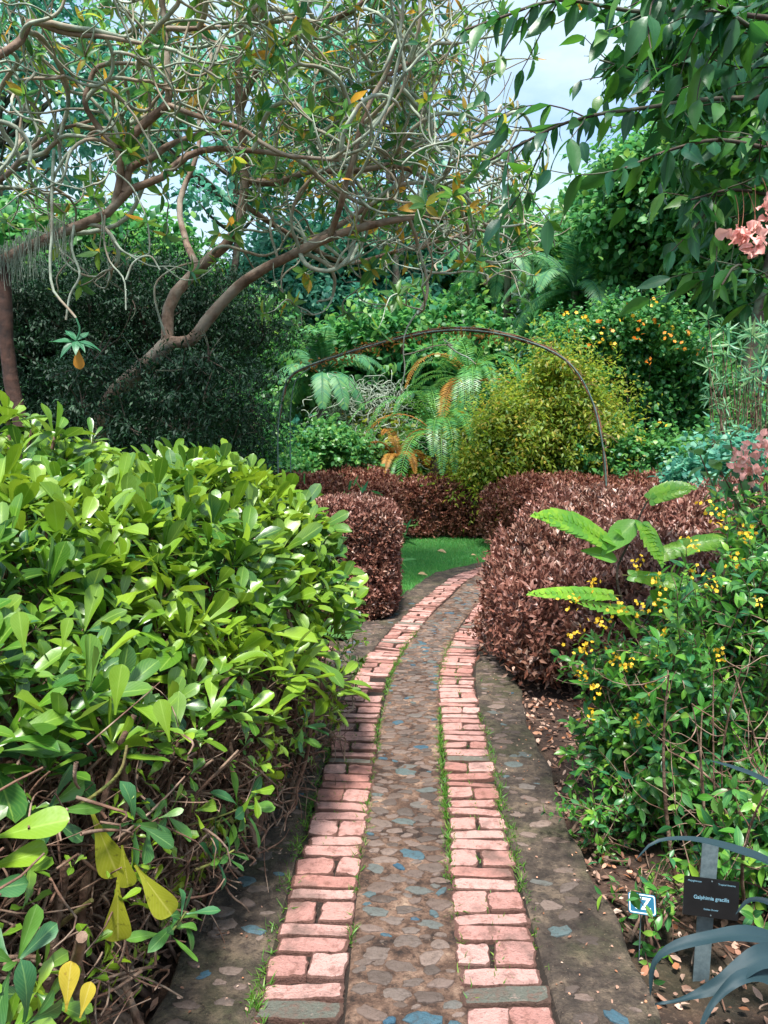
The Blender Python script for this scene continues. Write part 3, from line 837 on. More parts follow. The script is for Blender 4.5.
# ================================================================== LEFT: BIG GLOSSY SHRUBS
# cross-section of the hedge-like planting along the path: (offset from face line, height as a share of the top)
_pr = spline([(-.16, .10), (-.06, .30), (0, .42), (-.03, .52), (-.17, .70), (-.37, .86), (-.62, .975), (-1.0, 1.0), (-1.7, 1.02), (-2.6, 1.04)], 60)
_ps = np.concatenate([[0], np.cumsum(np.linalg.norm(np.diff(_pr * np.array([1, 1.35]), axis=0), axis=1))])
def face_x(Y): return np.interp(Y, [.4, 1.2, 1.8, 2.4, 3.0, 3.5, 3.9, 4.3, 4.7], [-.66, -.58, -.47, -.33, -.20, -.13, -.18, -.36, -.62])
def top_z(Y): return np.interp(Y, [.4, 1.2, 2.0, 2.8, 3.5, 4.7], [.98, 1.02, 1.16, 1.30, 1.37, 1.36])
def hull(rng, n, y0, y1, a0=0.0, a1=1.0, inset=0.0):
    Y = rng.uniform(y0, y1, n); s = rng.uniform(a0, a1, n) * _ps[-1]
    ox = np.interp(s, _ps, _pr[:, 0]); oz = np.interp(s, _ps, _pr[:, 1])
    tx = np.interp(s, _ps, np.gradient(_pr[:, 0])); tz = np.interp(s, _ps, np.gradient(_pr[:, 1]))
    T = top_z(Y)
    N_ = nrm(np.stack([tz * T, 0 * tz + .0, -tx], 1))
    P = np.stack([face_x(Y) + ox, Y, oz * T], 1)
    off = .07 * wob(P, 3.2, 2) + .05 * wob(P, 8.0, 5)
    return P + N_ * (off - inset)[:, None], N_
def zlow(Y): return np.interp(Y, [.5, 1.3, 2.0, 2.7, 3.3, 4.5], [.96, .86, .66, .46, .31, .26])
def thin(rng, P, N_, dist):
    keep = []; cell = {}
    for i, p in enumerate(P):
        k = tuple((p / dist).astype(int)); ok = True
        for dx in (-1, 0, 1):
            for dy in (-1, 0, 1):
                for dz in (-1, 0, 1):
                    for j in cell.get((k[0] + dx, k[1] + dy, k[2] + dz), ()):
                        if ((P[j] - p) ** 2).sum() < dist * dist: ok = False
        if ok: cell.setdefault(k, []).append(i); keep.append(i)
    return P[keep], N_[keep]

def rosettes(g, rng, P, A, L, k0=7, k1=11, prof='spoon', asp=.175, mat=0, lowup=(.35, 1.35)):
    """whorls of leaves round axes A at points P"""
    n = len(P); A = nrm(A)
    ref = nrm(np.cross(A, rdir(rng, n)) + 1e-6); r2 = np.cross(A, ref)
    for q in range(k1):
        m = rng.random(n) < (1 if q < k0 else (k1 - q) / (k1 - k0 + 1))
        f = q / k1
        az = q * 2.4 + rng.normal(0, .2, n)
        el = lowup[0] + (lowup[1] - lowup[0]) * f + rng.normal(0, .14, n)
        sd2 = np.cos(az)[:, None] * ref + np.sin(az)[:, None] * r2
        D = sd2 * np.cos(el)[:, None] + A * np.sin(el)[:, None]
        Nn = A * np.cos(el)[:, None] - sd2 * np.sin(el)[:, None]
        l = L * rng.uniform(.6, 1.25, n) * (1 - .35 * f)
        p = P - A * (.035 * (1 - f))[:, None] if hasattr(f, 'shape') else P - A * .03 * (1 - f)
        leaves(g, p[m], D[m], Nn[m], l[m], l[m] * asp * rng.uniform(.75, 1.15, m.sum()), prof, 2, bend=rng.uniform(-.3, 1.0, m.sum()), cup=rng.uniform(.05, .6, m.sum()), wave=.12, rng=rng, mat=mat)

def spoon_shrub(name, label, y0, y1, seed, Lf):
    rng = R(seed)
    root = empty(name, (float(face_x((y0 + y1) / 2)) - .6, (y0 + y1) / 2, 0), label, 'shrub', 'glossy spoon-leaved shrubs left of the path')
    P, N_ = hull(rng, 3600, y0, y1, .17, 1)
    P, N_ = thin(rng, P, N_, .086)
    g = Geo(); g2 = Geo()
    A = N_ * .55 + rng.normal(0, .28, P.shape) + np.array([.05, -.12, .75])
    big = P[:, 2] > np.maximum(.42 * top_z(P[:, 1]), zlow(P[:, 1]))
    L = Lf * rng.uniform(.7, 1.2, len(P)) * np.where(big, 1, .78)
    dens = rng.random(len(P)) < np.where(P[:, 2] > zlow(P[:, 1]), 1.0, .22)
    rosettes(g, rng, P[dens & big], A[dens & big], L[dens & big] * 1.12)
    lo = dens & ~big
    A[lo] += np.array([.5, -.2, -.5])
    rosettes(g2, rng, P[lo], A[lo], L[lo], 4, 7, lowup=(.0, 1.0))
    tips = P.copy()
    # under-layers
    for inset in (.11, .24):
        Q, M_ = hull(rng, 1500, y0, y1, .22, 1, inset); Q, M_ = thin(rng, Q, M_, .12); kq = rng.random(len(Q)) < np.where(Q[:, 2] > zlow(Q[:, 1]) - .04, 1, .16); Q, M_ = Q[kq], M_[kq]
        rosettes(g2, rng, Q, M_ * .6 + rng.normal(0, .4, Q.shape) + np.array([0, 0, .5]), Lf * rng.uniform(.7, 1.1, len(Q)), 5, 8, prof='spoon4')
    # small bright new growth low on the face
    Q, M_ = hull(rng, 380, y0, y1, .0, .24, .02); Q, M_ = thin(rng, Q, M_, .06)
    rosettes(g, rng, Q, M_ + rng.normal(0, .5, Q.shape) + np.array([0, 0, .5]), .055 * rng.uniform(.6, 1.3, len(Q)), 3, 6, prof='spoon4', asp=.2)
    Q, M_ = hull(rng, 900, y0, y1, .25, 1, -.01); Q, M_ = thin(rng, Q, M_, .1)
    rosettes(g, rng, Q, M_ * .4 + rng.normal(0, .3, Q.shape) + np.array([0, 0, .9]), .06 * rng.uniform(.6, 1.3, len(Q)), 4, 7, prof='spoon4', asp=.22)
    g.build('foliage', M_SPOON, root); g2.build('lower_foliage', M_SPOON_DK, root)
    # branches: from the ground to the tips
    gs = Geo()
    m = len(tips); b0 = np.stack([face_x(tips[:, 1]) - rng.uniform(.12, 1.2, m), tips[:, 1] + rng.normal(0, .25, m), np.full(m, -.02)], 1)
    md = b0 * .45 + tips * .55 + rng.normal(0, .08, (m, 3)); md[:, 0] -= .10; md[:, 2] -= .05
    tubes(gs, bez(b0, md, tips, 9), np.linspace(.011, .0028, 9)[None] * rng.uniform(.45, 1.3, (m, 1)), 6)
    # thick old wood close to the face
    m = 26; yy = rng.uniform(y0, y1, m); b0 = np.stack([face_x(yy) - rng.uniform(.16, .5, m), yy, np.full(m, -.03)], 1)
    e = b0 + np.stack([rng.uniform(-.25, .25, m), rng.uniform(-.3, .3, m), rng.uniform(.5, .9, m)], 1)
    md = (b0 + e) / 2 + rng.normal(0, .1, (m, 3))
    tubes(gs, bez(b0, md, e, 12) + rng.normal(0, .004, (m, 12, 3)), np.linspace(.017, .009, 12)[None] * rng.uniform(.6, 1.2, (m, 1)), 8)
    gs.build('branches', M_STEM, root)
    # tangle of twigs in the open lower part
    gt = Geo(); m = 2000; yy = rng.uniform(y0, y1, m)
    z = rng.beta(1.2, 1.6, m) * (zlow(yy) + .08)
    p0 = np.stack([face_x(yy) - .05 - rng.uniform(.0, .6, m) - .12 * (z < .15), yy, z], 1)
    d = rdir(rng, m) * np.array([1, 1, .7]); ln = rng.uniform(.06, .3, m)[:, None]
    pts = bez(p0, p0 + d * ln * .5 + rdir(rng, m) * ln * .25, p0 + d * ln, 7)
    pts[..., 2] = np.abs(pts[..., 2])
    lim = face_x(pts[..., 1]) - .02; pts[..., 0] = np.minimum(pts[..., 0], lim + .04 * rng.random((m, 1)))
    tubes(gt, pts, np.linspace(1, .5, 7)[None] * rng.uniform(.0014, .0048, (m, 1)), 5)
    gt.build('twigs', M_TWIG, root)
    return root
sh_near = spoon_shrub('spoon_leaved_shrub', 'lower glossy green shrub over bare tangled stems, with hanging yellowing leaves, at the bottom left', .55, 2.15, 31, .142)
sh_far = spoon_shrub('spoon_leaved_shrub', 'dense glossy green shrub bulging over the left brick band, ending by the square copper hedge', 2.15, 4.5, 32, .155)

def place_leaf(parent, name, px, py, Y, tipx, tipy, L, asp, mat, bend=.2, cup=.25, prof='spoonH', dY=0.0, nn=(0.2, -1, .3), label=None, wave=.05):
    p = at(px, py, Y); q = at(tipx, tipy, Y + dY)
    d = q - p; L = np.linalg.norm(d) if L is None else L
    g = Geo(); leaves(g, [p], [d], [nn], L, L * asp, prof, 4, bend=bend, cup=cup, wave=wave, rng=R(int(px * 7 + py)))
    o = g.build(name, mat, parent)
    if label: o['label'] = label
    return o
for a in ((92, 812, 1.5, 118, 880), (122, 845, 1.5, 128, 890), (118, 880, 1.46, 117, 946), (135, 865, 1.5, 172, 918)):
    place_leaf(sh_near, 'hanging_leaf', a[0], a[1], a[2], a[3], a[4], None, .2, M_SPOON_Y, label='olive yellow leaf hanging tip down')
for a in ((66, 1012, 1.2, 70, 964), (80, 1018, 1.2, 90, 984)):
    place_leaf(sh_near, 'yellow_leaf', a[0], a[1], a[2], a[3], a[4], None, .2, M_YEL, label='bright yellow upright leaf')
for a in ((-12, 840, 1.25, 66, 816), (-15, 870, 1.25, 45, 848), (115, 715, 1.35, 120, 665), (170, 742, 1.55, 160, 700), (25, 655, 1.3, 18, 612), (62, 650, 1.3, 68, 618), (-20, 1030, 1.3, 40, 990)):
    place_leaf(sh_near, 'large_leaf', a[0], a[1], a[2], a[3], a[4], None, .2, M_SPOON, nn=(.1, -.6, .8))
# a bare green shoot carrying the hanging leaves
gg = Geo(); tubes(gg, spline([at(20, 960, 1.55), at(60, 925, 1.52), at(92, 900, 1.5)], 10), np.linspace(.007, .005, 10), 7)
gg.build('green_shoot', M_STEMG, sh_near); gg = Geo()
tubes(gg, spline([at(62, 815, 1.5), at(95, 795, 1.5), at(120, 772, 1.5), at(127, 745, 1.52)], 12), np.linspace(.005, .003, 12), 7)
gg.build('green_shoot', M_STEMG, sh_near)
# low shoots reaching out over the path's margin
def shoot(parent, pts, Y, L, k=8, mat=M_SPOON_DK, seed=1, asp=.16):
    rng = R(seed); pp = spline([at(x, y, Y + d) for x, y, d in pts], 12)
    g = Geo(); tubes(g, pp, np.linspace(.004, .0025, 12), 6, mat=1)
    A = (pp[-1] - pp[-3]) + np.array([.02, -.02, .02])
    rosettes(g, rng, pp[-1:], A[None], L, k, k + 3, asp=asp, lowup=(.1, 1.1))
    rosettes(g, rng, pp[-4:-3], A[None], L, 3, 5, asp=asp, lowup=(0, .6))
    g.build('shoot', [mat, M_STEMG], parent)
shoot(sh_near, [(170, 830, 0), (215, 818, .1), (246, 806, .15)], 1.95, .13, 8, seed=3)
shoot(sh_near, [(140, 950, 0), (168, 935, 0), (186, 912, .05)], 1.6, .10, 6, seed=4)
shoot(sh_near, [(195, 870, 0), (215, 862, .05), (234, 850, .1)], 1.9, .08, 5, seed=5)
shoot(sh_far, [(300, 712, 0), (325, 700, .05), (338, 680, .1)], 2.9, .17, 9, mat=M_SPOON, seed=6)
shoot(sh_far, [(270, 745, 0), (292, 738, .05), (306, 722, .1)], 2.6, .12, 6, seed=7)

# upright clump at the left edge
root = empty('spoon_leaved_shrub', (-1.9, 3.6, 0), 'tallest glossy shrub with upward leaf sprays, at the left edge against the dark conifer', 'shrub', 'glossy spoon-leaved shrubs left of the path')
rng = R(77); g = Geo(); gs = Geo()
tips = []
for (px, py, d) in ((8, 405, 0), (32, 418, .1), (55, 425, 0), (20, 440, -.2), (66, 445, 0), (-10, 420, -.2), (45, 460, -.1), (-25, 400, 0), (-40, 440, .2), (12, 470, -.3), (75, 470, .2), (30, 490, -.2), (-20, 480, 0)):
    tips.append(at(px, py + 12, 3.3 + d))
tips = np.array(tips)
rosettes(g, rng, tips, rng.normal(0, .15, tips.shape) + np.array([.35, -.1, .9]), .19, 8, 12, asp=.17, lowup=(.35, 1.35))
b0 = np.stack([rng.uniform(-2.2, -1.6, len(tips)), rng.uniform(3.3, 3.9, len(tips)), np.zeros(len(tips))], 1)
tubes(gs, bez(b0, (b0 + tips) / 2 + rng.normal(0, .08, tips.shape), tips, 8), .008, 6)
g.build('foliage', M_SPOON, root); gs.build('branches', M_STEM, root)
shoot(root, [(85, 480, 0), (90, 460, 0), (93, 438, 0)], 3.4, .12, 5, mat=M_SPOON, seed=9, asp=.1)

# ================================================================== COPPER HEDGES
make_hedge('copper_hedge', 'square-cut dark copper hedge standing left of the path at its bend', [((-.50, 6.75, .50), (.62, .62, .51))], 56000, .045, .0095, M_RED, M_STEM, 41, lump=.03, p=7.0, spr=.03)
make_hedge('copper_hedge', 'broad copper hedge right of the path, nearest, bulging over its edge',
           [((1.90, 4.95, .36), (1.20, .80, .38)), ((2.28, 5.75, .42), (1.38, .80, .47)), ((2.85, 6.6, .50), (1.55, .85, .57)), ((3.7, 5.6, .46), (1.2, 1.1, .54))], 150000, .055, .0115, M_RED, M_STEM, 42, lump=.09, stems=300, depth=.2, p=4.0, spr=.07)
make_hedge('copper_hedge', 'copper hedge beyond the path bend, right, under the flowering creeper', [((3.7, 11.4, .52), (2.2, .6, .56)), ((7.2, 11.2, .52), (2.0, .7, .56))], 50000, .065, .016, M_RED2, M_STEM, 43)
make_hedge('copper_hedge', 'curved copper hedge closing the lawn behind its row of stones', [((.9, 12.9, .50), (1.5, .55, .52)), ((-.3, 12.2, .50), (.6, .9, .50))], 36000, .065, .016, M_RED2, M_STEM, 44)
make_hedge('copper_hedge', 'reddish brown hedge seen over the square-cut hedge, left of the lawn', [((-1.6, 11.0, .52), (1.1, .6, .60)), ((-.6, 12.9, .55), (.9, .5, .60))], 34000, .065, .016, M_RED2, M_STEM, 45)

# edging stones
M_STONE = plain_mat('edging_stone', '#6d5f54', '#a59484', .85, 12, bump=.8)
rng = R(50)
for i, (px, py, w) in enumerate(((418, 536, .16), (428, 535, .20), (442, 534, .34), (457, 533, .26), (468, 532, .22), (478, 528, .26), (410, 538, .14))):
    c = gnd(px, py, .03); g = Geo()
    a = np.linspace(0, PI, 9); b = np.linspace(0, 2 * PI, 14)
    A, B = np.meshgrid(a, b, indexing='ij'); V = np.stack([np.sin(A) * np.cos(B) * w * .55, np.sin(A) * np.sin(B) * w * .35, np.cos(A) * .075], -1)
    V = V * (1 + .16 * wob(V * 1.0 + i, 14, i))[..., None] + c + np.array([0, 0, .03]); g.add(V, gridfaces(1, 9, 14))
    tag(g.build('edging_stone', M_STONE), ['grey brown edging stone, second from the left end of the row behind the lawn', 'rounded edging stone behind the lawn, between a small and the longest one', 'longest flat edging stone behind the lawn, middle of the row',
        'edging stone behind the lawn just right of the longest one', 'edging stone behind the lawn, second from the right end', 'edging stone at the right end of the row, by the copper hedge', 'smallest edging stone, left end of the row behind the lawn'][i], 'stone', 'edging stones behind the lawn')

# small green plant between the hedges
root, _ = bush('low_plant', 'small dark green strappy plant between the copper hedges', at(352, 492, 8.2) * np.array([1, 1, .5]), (.3, .2, .5), 6, 900, .16, .09, M_T_GRN, M_STEMG, 46, cat='plant', prof='strip', out=.6, up=.3)

# ================================================================== FRANGIPANI TREES (contorted)
def grow(rng, P, D, ln, n=9, curl=.9, trop=(0, 0, .1), wander=.5):
    P = np.array(P, float); d = nrm(np.array(D, float)); N = len(P)
    ln = np.broadcast_to(ln, (N,)); out = [P]
    ax = rdir(rng, N); st = (ln / (n - 1))[:, None]
    for i in range(n - 1):
        ax = nrm(ax + rng.normal(0, wander, (N, 3)))
        d = nrm(d + curl * (4.0 / n) * np.cross(ax, d) + np.array(trop) * (4.0 / n))
        out.append(out[-1] + d * st)
    return np.stack(out, 1)

def frangipani(name, label, limbs, trunks, seed, n1, fmat, spawn_w=None, leafL=.17, keepout=None, ncap=4000, tbark=None):
    """limbs/trunks: lists of (control points [(px,py,Y)...], r0, r1)"""
    rng = R(seed)
    b = np.array(trunks[0][0][0]); base = at(*b)
    root = empty(name, (base[0], base[1], 0), label, 'tree')
    gt = Geo()
    for (pts, r0, r1) in trunks:
        pp = spline([at(*q) if len(q) == 3 else np.array(q[:3]) for q in pts], 22)
        pp = pp + .012 * np.stack([wob(pp, 5, 1), wob(pp, 5, 2), wob(pp, 5, 3)], -1)
        tubes(gt, pp, np.linspace(r0, r1, 22) * (1 + .07 * wob(pp, 6, 4)), 12)
    gl = Geo(); src = []
    for (pts, r0, r1) in limbs:
        pp = spline([at(*q) for q in pts], 26); pp = pp + .010 * np.stack([wob(pp, 6, 1), wob(pp, 6, 2), wob(pp, 6, 3)], -1)
        rr = .82 * np.linspace(r0, r1, 26) * (1 + .08 * wob(pp, 7, 4))
        tubes(gl, pp, rr, 10); src.append((pp, rr))
    gt.build('trunk', tbark or M_PBARK, root); gl.build('limbs', M_PBARK, root)
    SP = np.vstack([s[0][6:] for s in src]); SD = np.vstack([nrm(np.gradient(s[0], axis=0))[6:] for s in src]); SR = np.concatenate([s[1][6:] for s in src])
    w = SR * 0 + 1.0
    if spawn_w is not None: w = spawn_w(SP)
    k = rng.choice(len(SP), n1, p=w / w.sum())
    gb = Geo()
    P1 = grow(rng, SP[k], SD[k] * .5 + rdir(rng, n1) * 1.0 + np.array([.1, 0, .3]), rng.uniform(.6, 1.5, n1), 12, 1.0, (0, 0, .12))
    tubes(gb, P1, np.linspace(.021, .014, 12)[None] * rng.uniform(.7, 1.25, (n1, 1)), 7)
    tips = []; cur = P1; r = .0135
    for lv in range(3):
        e = cur[:, -1]; dd = cur[:, -1] - cur[:, -2]
        m = 2
        # forks at the tip plus one side branch
        P = np.repeat(e, m, 0); Dd = nrm(np.repeat(dd, m, 0))
        sd2 = nrm(np.cross(Dd, rdir(rng, len(Dd)))) ; sd2[1::2] *= -1
        P = np.vstack([P, cur[:, cur.shape[1] // 2]]); Dd = np.vstack([Dd + sd2 * .9, nrm(cur[:, 6] - cur[:, 5]) + rdir(rng, len(cur)) * 1.2])
        if lv == 1: sel = rng.random(len(P)) < .62
        elif lv == 2: sel = rng.random(len(P)) < .45
        else: sel = rng.random(len(P)) < .9
        P, Dd = P[sel], Dd[sel]
        if keepout is not None:
            kk = keepout(P); P, Dd = P[kk], Dd[kk]
        if len(P) > ncap: P, Dd = P[:ncap], Dd[:ncap]
        cur2 = grow(rng, P, Dd, rng.uniform(.35, .95, len(P)) * (1 - .12 * lv), 11, .68, (0, 0, .16 if lv < 2 else .1), .75)
        tubes(gb, cur2, np.linspace(r, r * .55, 11)[None] * rng.uniform(.65, 1.15, (len(P), 1)), 6)
        tips.append(cur2); cur = cur2; r *= .76
    # hanging, looping bare branchlets
    gb.build('branchlets', M_PTWIG, root)
    g = Geo()
    for lv, tp in enumerate(tips):
        sel = rng.random(len(tp)) < (.15, .5, .85)[lv]
        tp = tp[sel]
        if not len(tp): continue
        A = nrm(tp[:, -1] - tp[:, -2]) + np.array([0, 0, .25])
        rosettes(g, rng, tp[:, -1], A, leafL * rng.uniform(.6, 1.2, len(tp)), 4, 10, prof='lance', asp=.17, lowup=(-.1, 1.1))
    g.build('foliage', fmat, root)
    return root

T2 = [([(236 - 141, 470, 8.4), (105, 410, 8.3), (135, 375, 8.2), (168, 343, 8.1)], .10, .085)]
L2 = [
    ([(168, 343, 8.1), (192, 341, 8.05), (208, 318, 8), (238, 287, 7.9), (290, 255, 7.7), (330, 238, 7.5), (385, 222, 7.4), (430, 215, 7.6)], .082, .035),
    ([(168, 343, 8.1), (171, 303, 8.2), (198, 268, 8.3), (232, 238, 8.3), (243, 205, 8.3), (245, 165, 8.2), (240, 110, 8.1), (239, 60, 8.0), (241, -10, 8.0), (246, -90, 8.1)], .080, .04),
    ([(245, 180, 8.3), (275, 182, 8.1), (310, 172, 7.8), (350, 172, 7.6), (400, 165, 7.5), (440, 190, 7.7)], .05, .024),
    ([(198, 268, 8.3), (185, 240, 8.8), (180, 200, 9.2), (198, 150, 9.3), (200, 110, 9.4), (215, 60, 9.4)], .05, .026),
    ([(290, 255, 7.7), (340, 225, 8.3), (390, 190, 8.8), (440, 150, 9.1), (500, 130, 9.3)], .045, .022),
    ([(243, 205, 8.3), (285, 232, 8.7), (345, 262, 9.0), (400, 250, 9.2), (460, 235, 9.4), (510, 215, 9.5)], .04, .02),
    ([(240, 110, 8.1), (265, 60, 7.7), (310, 30, 7.4), (360, 5, 7.2), (400, -40, 7.1)], .045, .024),
    ([(330, 238, 7.5), (345, 190, 7.1), (360, 130, 6.9), (385, 80, 6.9), (430, 50, 7.0)], .04, .022),
    ([(240, 60, 8.0), (210, 40, 8.4), (170, 20, 8.7), (130, -10, 9)], .04, .022),
]
def sw2(P): return .35 + 1.8 * np.clip((P[:, 0] + 1.5) / 2.2, 0, 1)
def ko2(P):
    # keep the canopy above the arch and left of the gap of sky
    k = F_ / P[:, 1]; px = 384 + P[:, 0] * k
    return (P[:, 2] > 2.35) & (P[:, 0] < 1.75) & (P[:, 1] > 5.2) & ~((px > 500) & (P[:, 2] > 1.45 + P[:, 1] * .33))
frangipani('frangipani_tree', 'frangipani with leaning trunk and tangled grey branchlets, centre of the garden before the dark conifer', L2, T2, 61, 92, M_PLUM, sw2, keepout=ko2, leafL=.19)

T1 = [([(22, 430, 6.9), (12, 380, 6.9), (6, 330, 6.9), (4, 280, 6.9), (2, 258, 6.9)], .065, .06)]
L1 = [
    ([(-70, 300, 6.7), (-30, 275, 6.8), (2, 260, 6.9), (50, 237, 6.9), (108, 213, 6.9), (128, 192, 6.9), (160, 178, 6.9), (195, 152, 6.9), (250, 150, 7.0), (300, 158, 7.1)], .07, .022),
    ([(116, 204, 6.9), (120, 180, 6.9), (118, 152, 6.9), (98, 125, 6.9), (86, 105, 6.8), (88, 88, 6.8), (100, 66, 6.8), (145, 63, 6.8)], .045, .018),
    ([(120, 148, 6.9), (140, 128, 6.9), (166, 104, 6.9), (169, 88, 6.9), (166, 60, 6.9), (164, 28, 6.9), (160, -40, 6.9)], .048, .032),
    ([(166, 104, 6.9), (200, 117, 6.8), (240, 128, 6.7), (262, 142, 6.7), (290, 155, 6.6), (340, 160, 6.6)], .030, .018),
    ([(126, 194, 6.9), (130, 170, 6.95), (150, 158, 7), (170, 145, 7.1), (200, 135, 7.2), (230, 132, 7.3)], .046, .026),
    ([(164, 28, 6.9), (200, 28, 6.8), (250, 24, 6.7), (300, 18, 6.6)], .028, .016),
    ([(-60, 80, 6.0), (0, 54, 6.1), (22, 40, 6.2), (32, 22, 6.2), (60, 33, 6.3), (110, 38, 6.4), (150, 45, 6.6)], .045, .016),
    ([(-60, 200, 7.4), (0, 180, 7.3), (30, 150, 7.2), (60, 130, 7.2), (90, 120, 7.3)], .04, .018),
    ([(-20, 275, 6.9), (-10, 200, 6.6), (-30, 120, 6.3), (-60, 50, 6.1), (-60, -50, 6.1)], .06, .04),
]
def ko1(P): return (P[:, 2] > 2.75) & (P[:, 1] > 4.2) & (P[:, 0] < -.7)
t1 = frangipani('frangipani_tree', 'frangipani at the left edge with a mossy limb arching right over the dark conifer', L1, T1, 62, 40, M_PLUM, None, keepout=ko1, leafL=.19, tbark=bark_mat('dark_shaded_bark', '#2c1e18', '#54382c', None, 10, .8))  # reddish-brown trunk bark, its colour darkened to stand for shade under the crown
# long hanging branchlets in front of the conifer, the lowest ending in a rosette with an orange leaf
g = Geo()
for pts, r in (([(74, 225, 6.8), (72, 250, 6.8), (80, 275, 6.8), (70, 295, 6.8), (66, 320, 6.8)], .012),
               ([(54, 150, 6.6), (52, 190, 6.6), (52, 232, 6.6), (50, 262, 6.6), (53, 290, 6.6), (66, 306, 6.6), (76, 318, 6.6)], .014),
               ([(105, 215, 6.8), (104, 240, 6.8), (110, 262, 6.8), (124, 280, 6.8), (126, 310, 6.8)], .009),
               ([(90, 160, 6.8), (92, 190, 6.8), (104, 212, 6.8)], .011),
               ([(126, 280, 6.8), (134, 262, 6.8), (150, 256, 6.8), (160, 270, 6.8)], .010),
               ([(165, 335, 7.8), (155, 300, 7.7), (158, 280, 7.7), (180, 266, 7.7), (200, 262, 7.8)], .012),
               ([(160, 8, 6.7), (150, 60, 6.7), (158, 90, 6.7), (170, 110, 6.6)], .010),
               ([(190, 20, 6.7), (180, 60, 6.7), (190, 75, 6.6), (210, 70, 6.6), (222, 30, 6.6)], .011)):
    g = Geo(); tubes(g, spline([at(*q) for q in pts], 16), np.linspace(r, r * .8, 16), 7); g.build('hanging_branchlet', M_PTWIG, t1)
g = Geo(); rng = R(3)
rosettes(g, rng, np.array([at(76, 340, 6.6)]), np.array([[.1, -.25, .5]]), np.array([.24]), 9, 10, prof='lance', asp=.17, lowup=(-.1, .5))
tubes(g, spline([at(76, 318, 6.6), at(80, 330, 6.6), at(76, 341, 6.6)], 6), .009, 6)
o = g.build('low_rosette', leaf_mat('bluish_leaf', ['#2a6a48', '#3a7a50', '#2a6040'], rough=.45, trans=.3, rib='#8fc4a8'), t1)
o['label'] = 'low hanging rosette of blue-green leaves'
g = Geo(); leaves(g, [at(77, 344, 6.58)], [at(80, 378, 6.58) - at(77, 344, 6.58)], [[0, -1, 0]], .22, .05, 'spoon', 2, bend=.2)
o = g.build('orange_leaf', leaf_mat('orange_leaf', ['#d08a2c', '#d8963a'], rough=.5, trans=.4), t1); o['label'] = 'single orange leaf hanging under the low rosette'
# grey moss beards on the left limb
g = Geo(); n = 420; u = rng.uniform(0, 1, n)
lp = spline([at(-70, 300, 6.7), at(-20, 268, 6.85), at(50, 237, 6.9), at(75, 226, 6.9)], 50)
p0 = np.stack([np.interp(u * 49, np.arange(50), lp[:, k]) for k in range(3)], 1) + rng.normal(0, .03, (n, 3)) + np.array([0, -.02, .08])
ln = rng.uniform(.1, .42, n)[:, None]
p1 = p0 + np.array([0, 0, -1]) * ln * .5 + rng.normal(0, .03, (n, 3)); p2 = p0 + np.array([0, 0, -1.]) * ln + rng.normal(0, .03, (n, 3))
p1[:, 2] += .0
tubes(g, bez(p0, p1, p2, 6), np.linspace(.0035, .0015, 6)[None], 3)
g.build('hanging_moss', M_DRY, t1)

# ================================================================== DARK CONIFER behind the frangipani
rng = R(70); bl = []
for i in range(90):
    u = rng.random(); px = rng.uniform(20, 265); py = rng.uniform(255, 470)
    lim = 240 + 75 * abs((px - 150) / 130) ** 1.5
    if py < lim: py = lim + rng.uniform(0, 40)
    c, r = px_blob(px, py, rng.uniform(9.2, 10.6), 48, 13, .55); bl.append((*c, *r))
for i in range(60):
    c, r = px_blob(rng.uniform(-60, 70), rng.uniform(270, 460), rng.uniform(8.6, 10.5), 45, 13, .5); bl.append((*c, *r))
for i in range(34):
    c, r = px_blob(rng.uniform(60, 262), rng.uniform(355, 455), rng.uniform(7.2, 7.9), 34, 9, .35); bl.append((*c, *r))
for i in range(60):
    bl.append((rng.uniform(-5.2, -1.9), rng.uniform(9.3, 11), rng.uniform(.2, 1.6), .6, .5, .22))
tree('conifer', 'dark dense conifer with flat drooping sprays, left behind the frangipani trunks', (-3.2, 10, 0), (-3.2, 10.1, 3.2), bl, 270000, .055, .17, M_CON, M_BARK, .1, 71, frac=.5, droop=.15, up=1.2, surf=.8, nv=1, bias=.1, spray=6)

# ================================================================== ARCH
M_ARCH = plain_mat('painted_steel', '#4a6560', '#6f847c', .5, 25, .3)
M_VINE = bark_mat('dead_vine', '#5a3524', '#8a5a42', '#7a6a50', 25)
root = empty('garden_arch', (.7, 9.3, 0), 'thin metal garden arch wound with dead brown vine, spanning the path bend', 'arch')
def arch_line(off, y): return [(-1.30 + off, y, -.05), (-1.33 + off, y, 1.6), at(283 + off * 70, 395, y), at(292 + off * 70, 374, y), at(330 + off * 40, 358, y), at(400, 338, y), at(450, 330 - off * 20, y), at(500, 334 - off * 20, y), at(545, 348, y), at(572, 366, y), at(590, 395 + off * 20, y), at(600, 430, y), at(606, 478, y), (at(608, 560, y)[0], y, -.05)]
g = Geo(); tubes(g, spline(arch_line(0, 9.3), 70), .010, 8); g.build('hoop', M_ARCH, root)
g = Geo(); tubes(g, spline(arch_line(.13, 9.5), 70), .007, 8); g.build('hoop', M_ARCH, root)
g = Geo(); rng = R(12)
al = spline(arch_line(.03, 9.35), 200)
for k in range(16):
    s0 = rng.integers(38, 110); e0 = min(198, s0 + rng.integers(35, 90)); seg = al[s0:e0]
    ph = rng.uniform(0, 6.28); q = np.arange(len(seg)) * .22
    seg = seg + np.stack([.02 * np.sin(q + ph), .03 * np.cos(q + ph), .025 * np.sin(q * 1.3 + ph)], 1)
    tubes(g, seg[::3], rng.uniform(.004, .009), 5)
m = 90; k = rng.integers(60, 165, m); p0 = al[k]; d = rdir(rng, m); ln = rng.uniform(.06, .25, m)[:, None]
tubes(g, bez(p0, p0 + d * ln * .5 + rng.normal(0, .02, (m, 3)), p0 + d * ln - np.array([0, 0, .05]), 6), .003, 4)
g.build('vine', M_VINE, root)
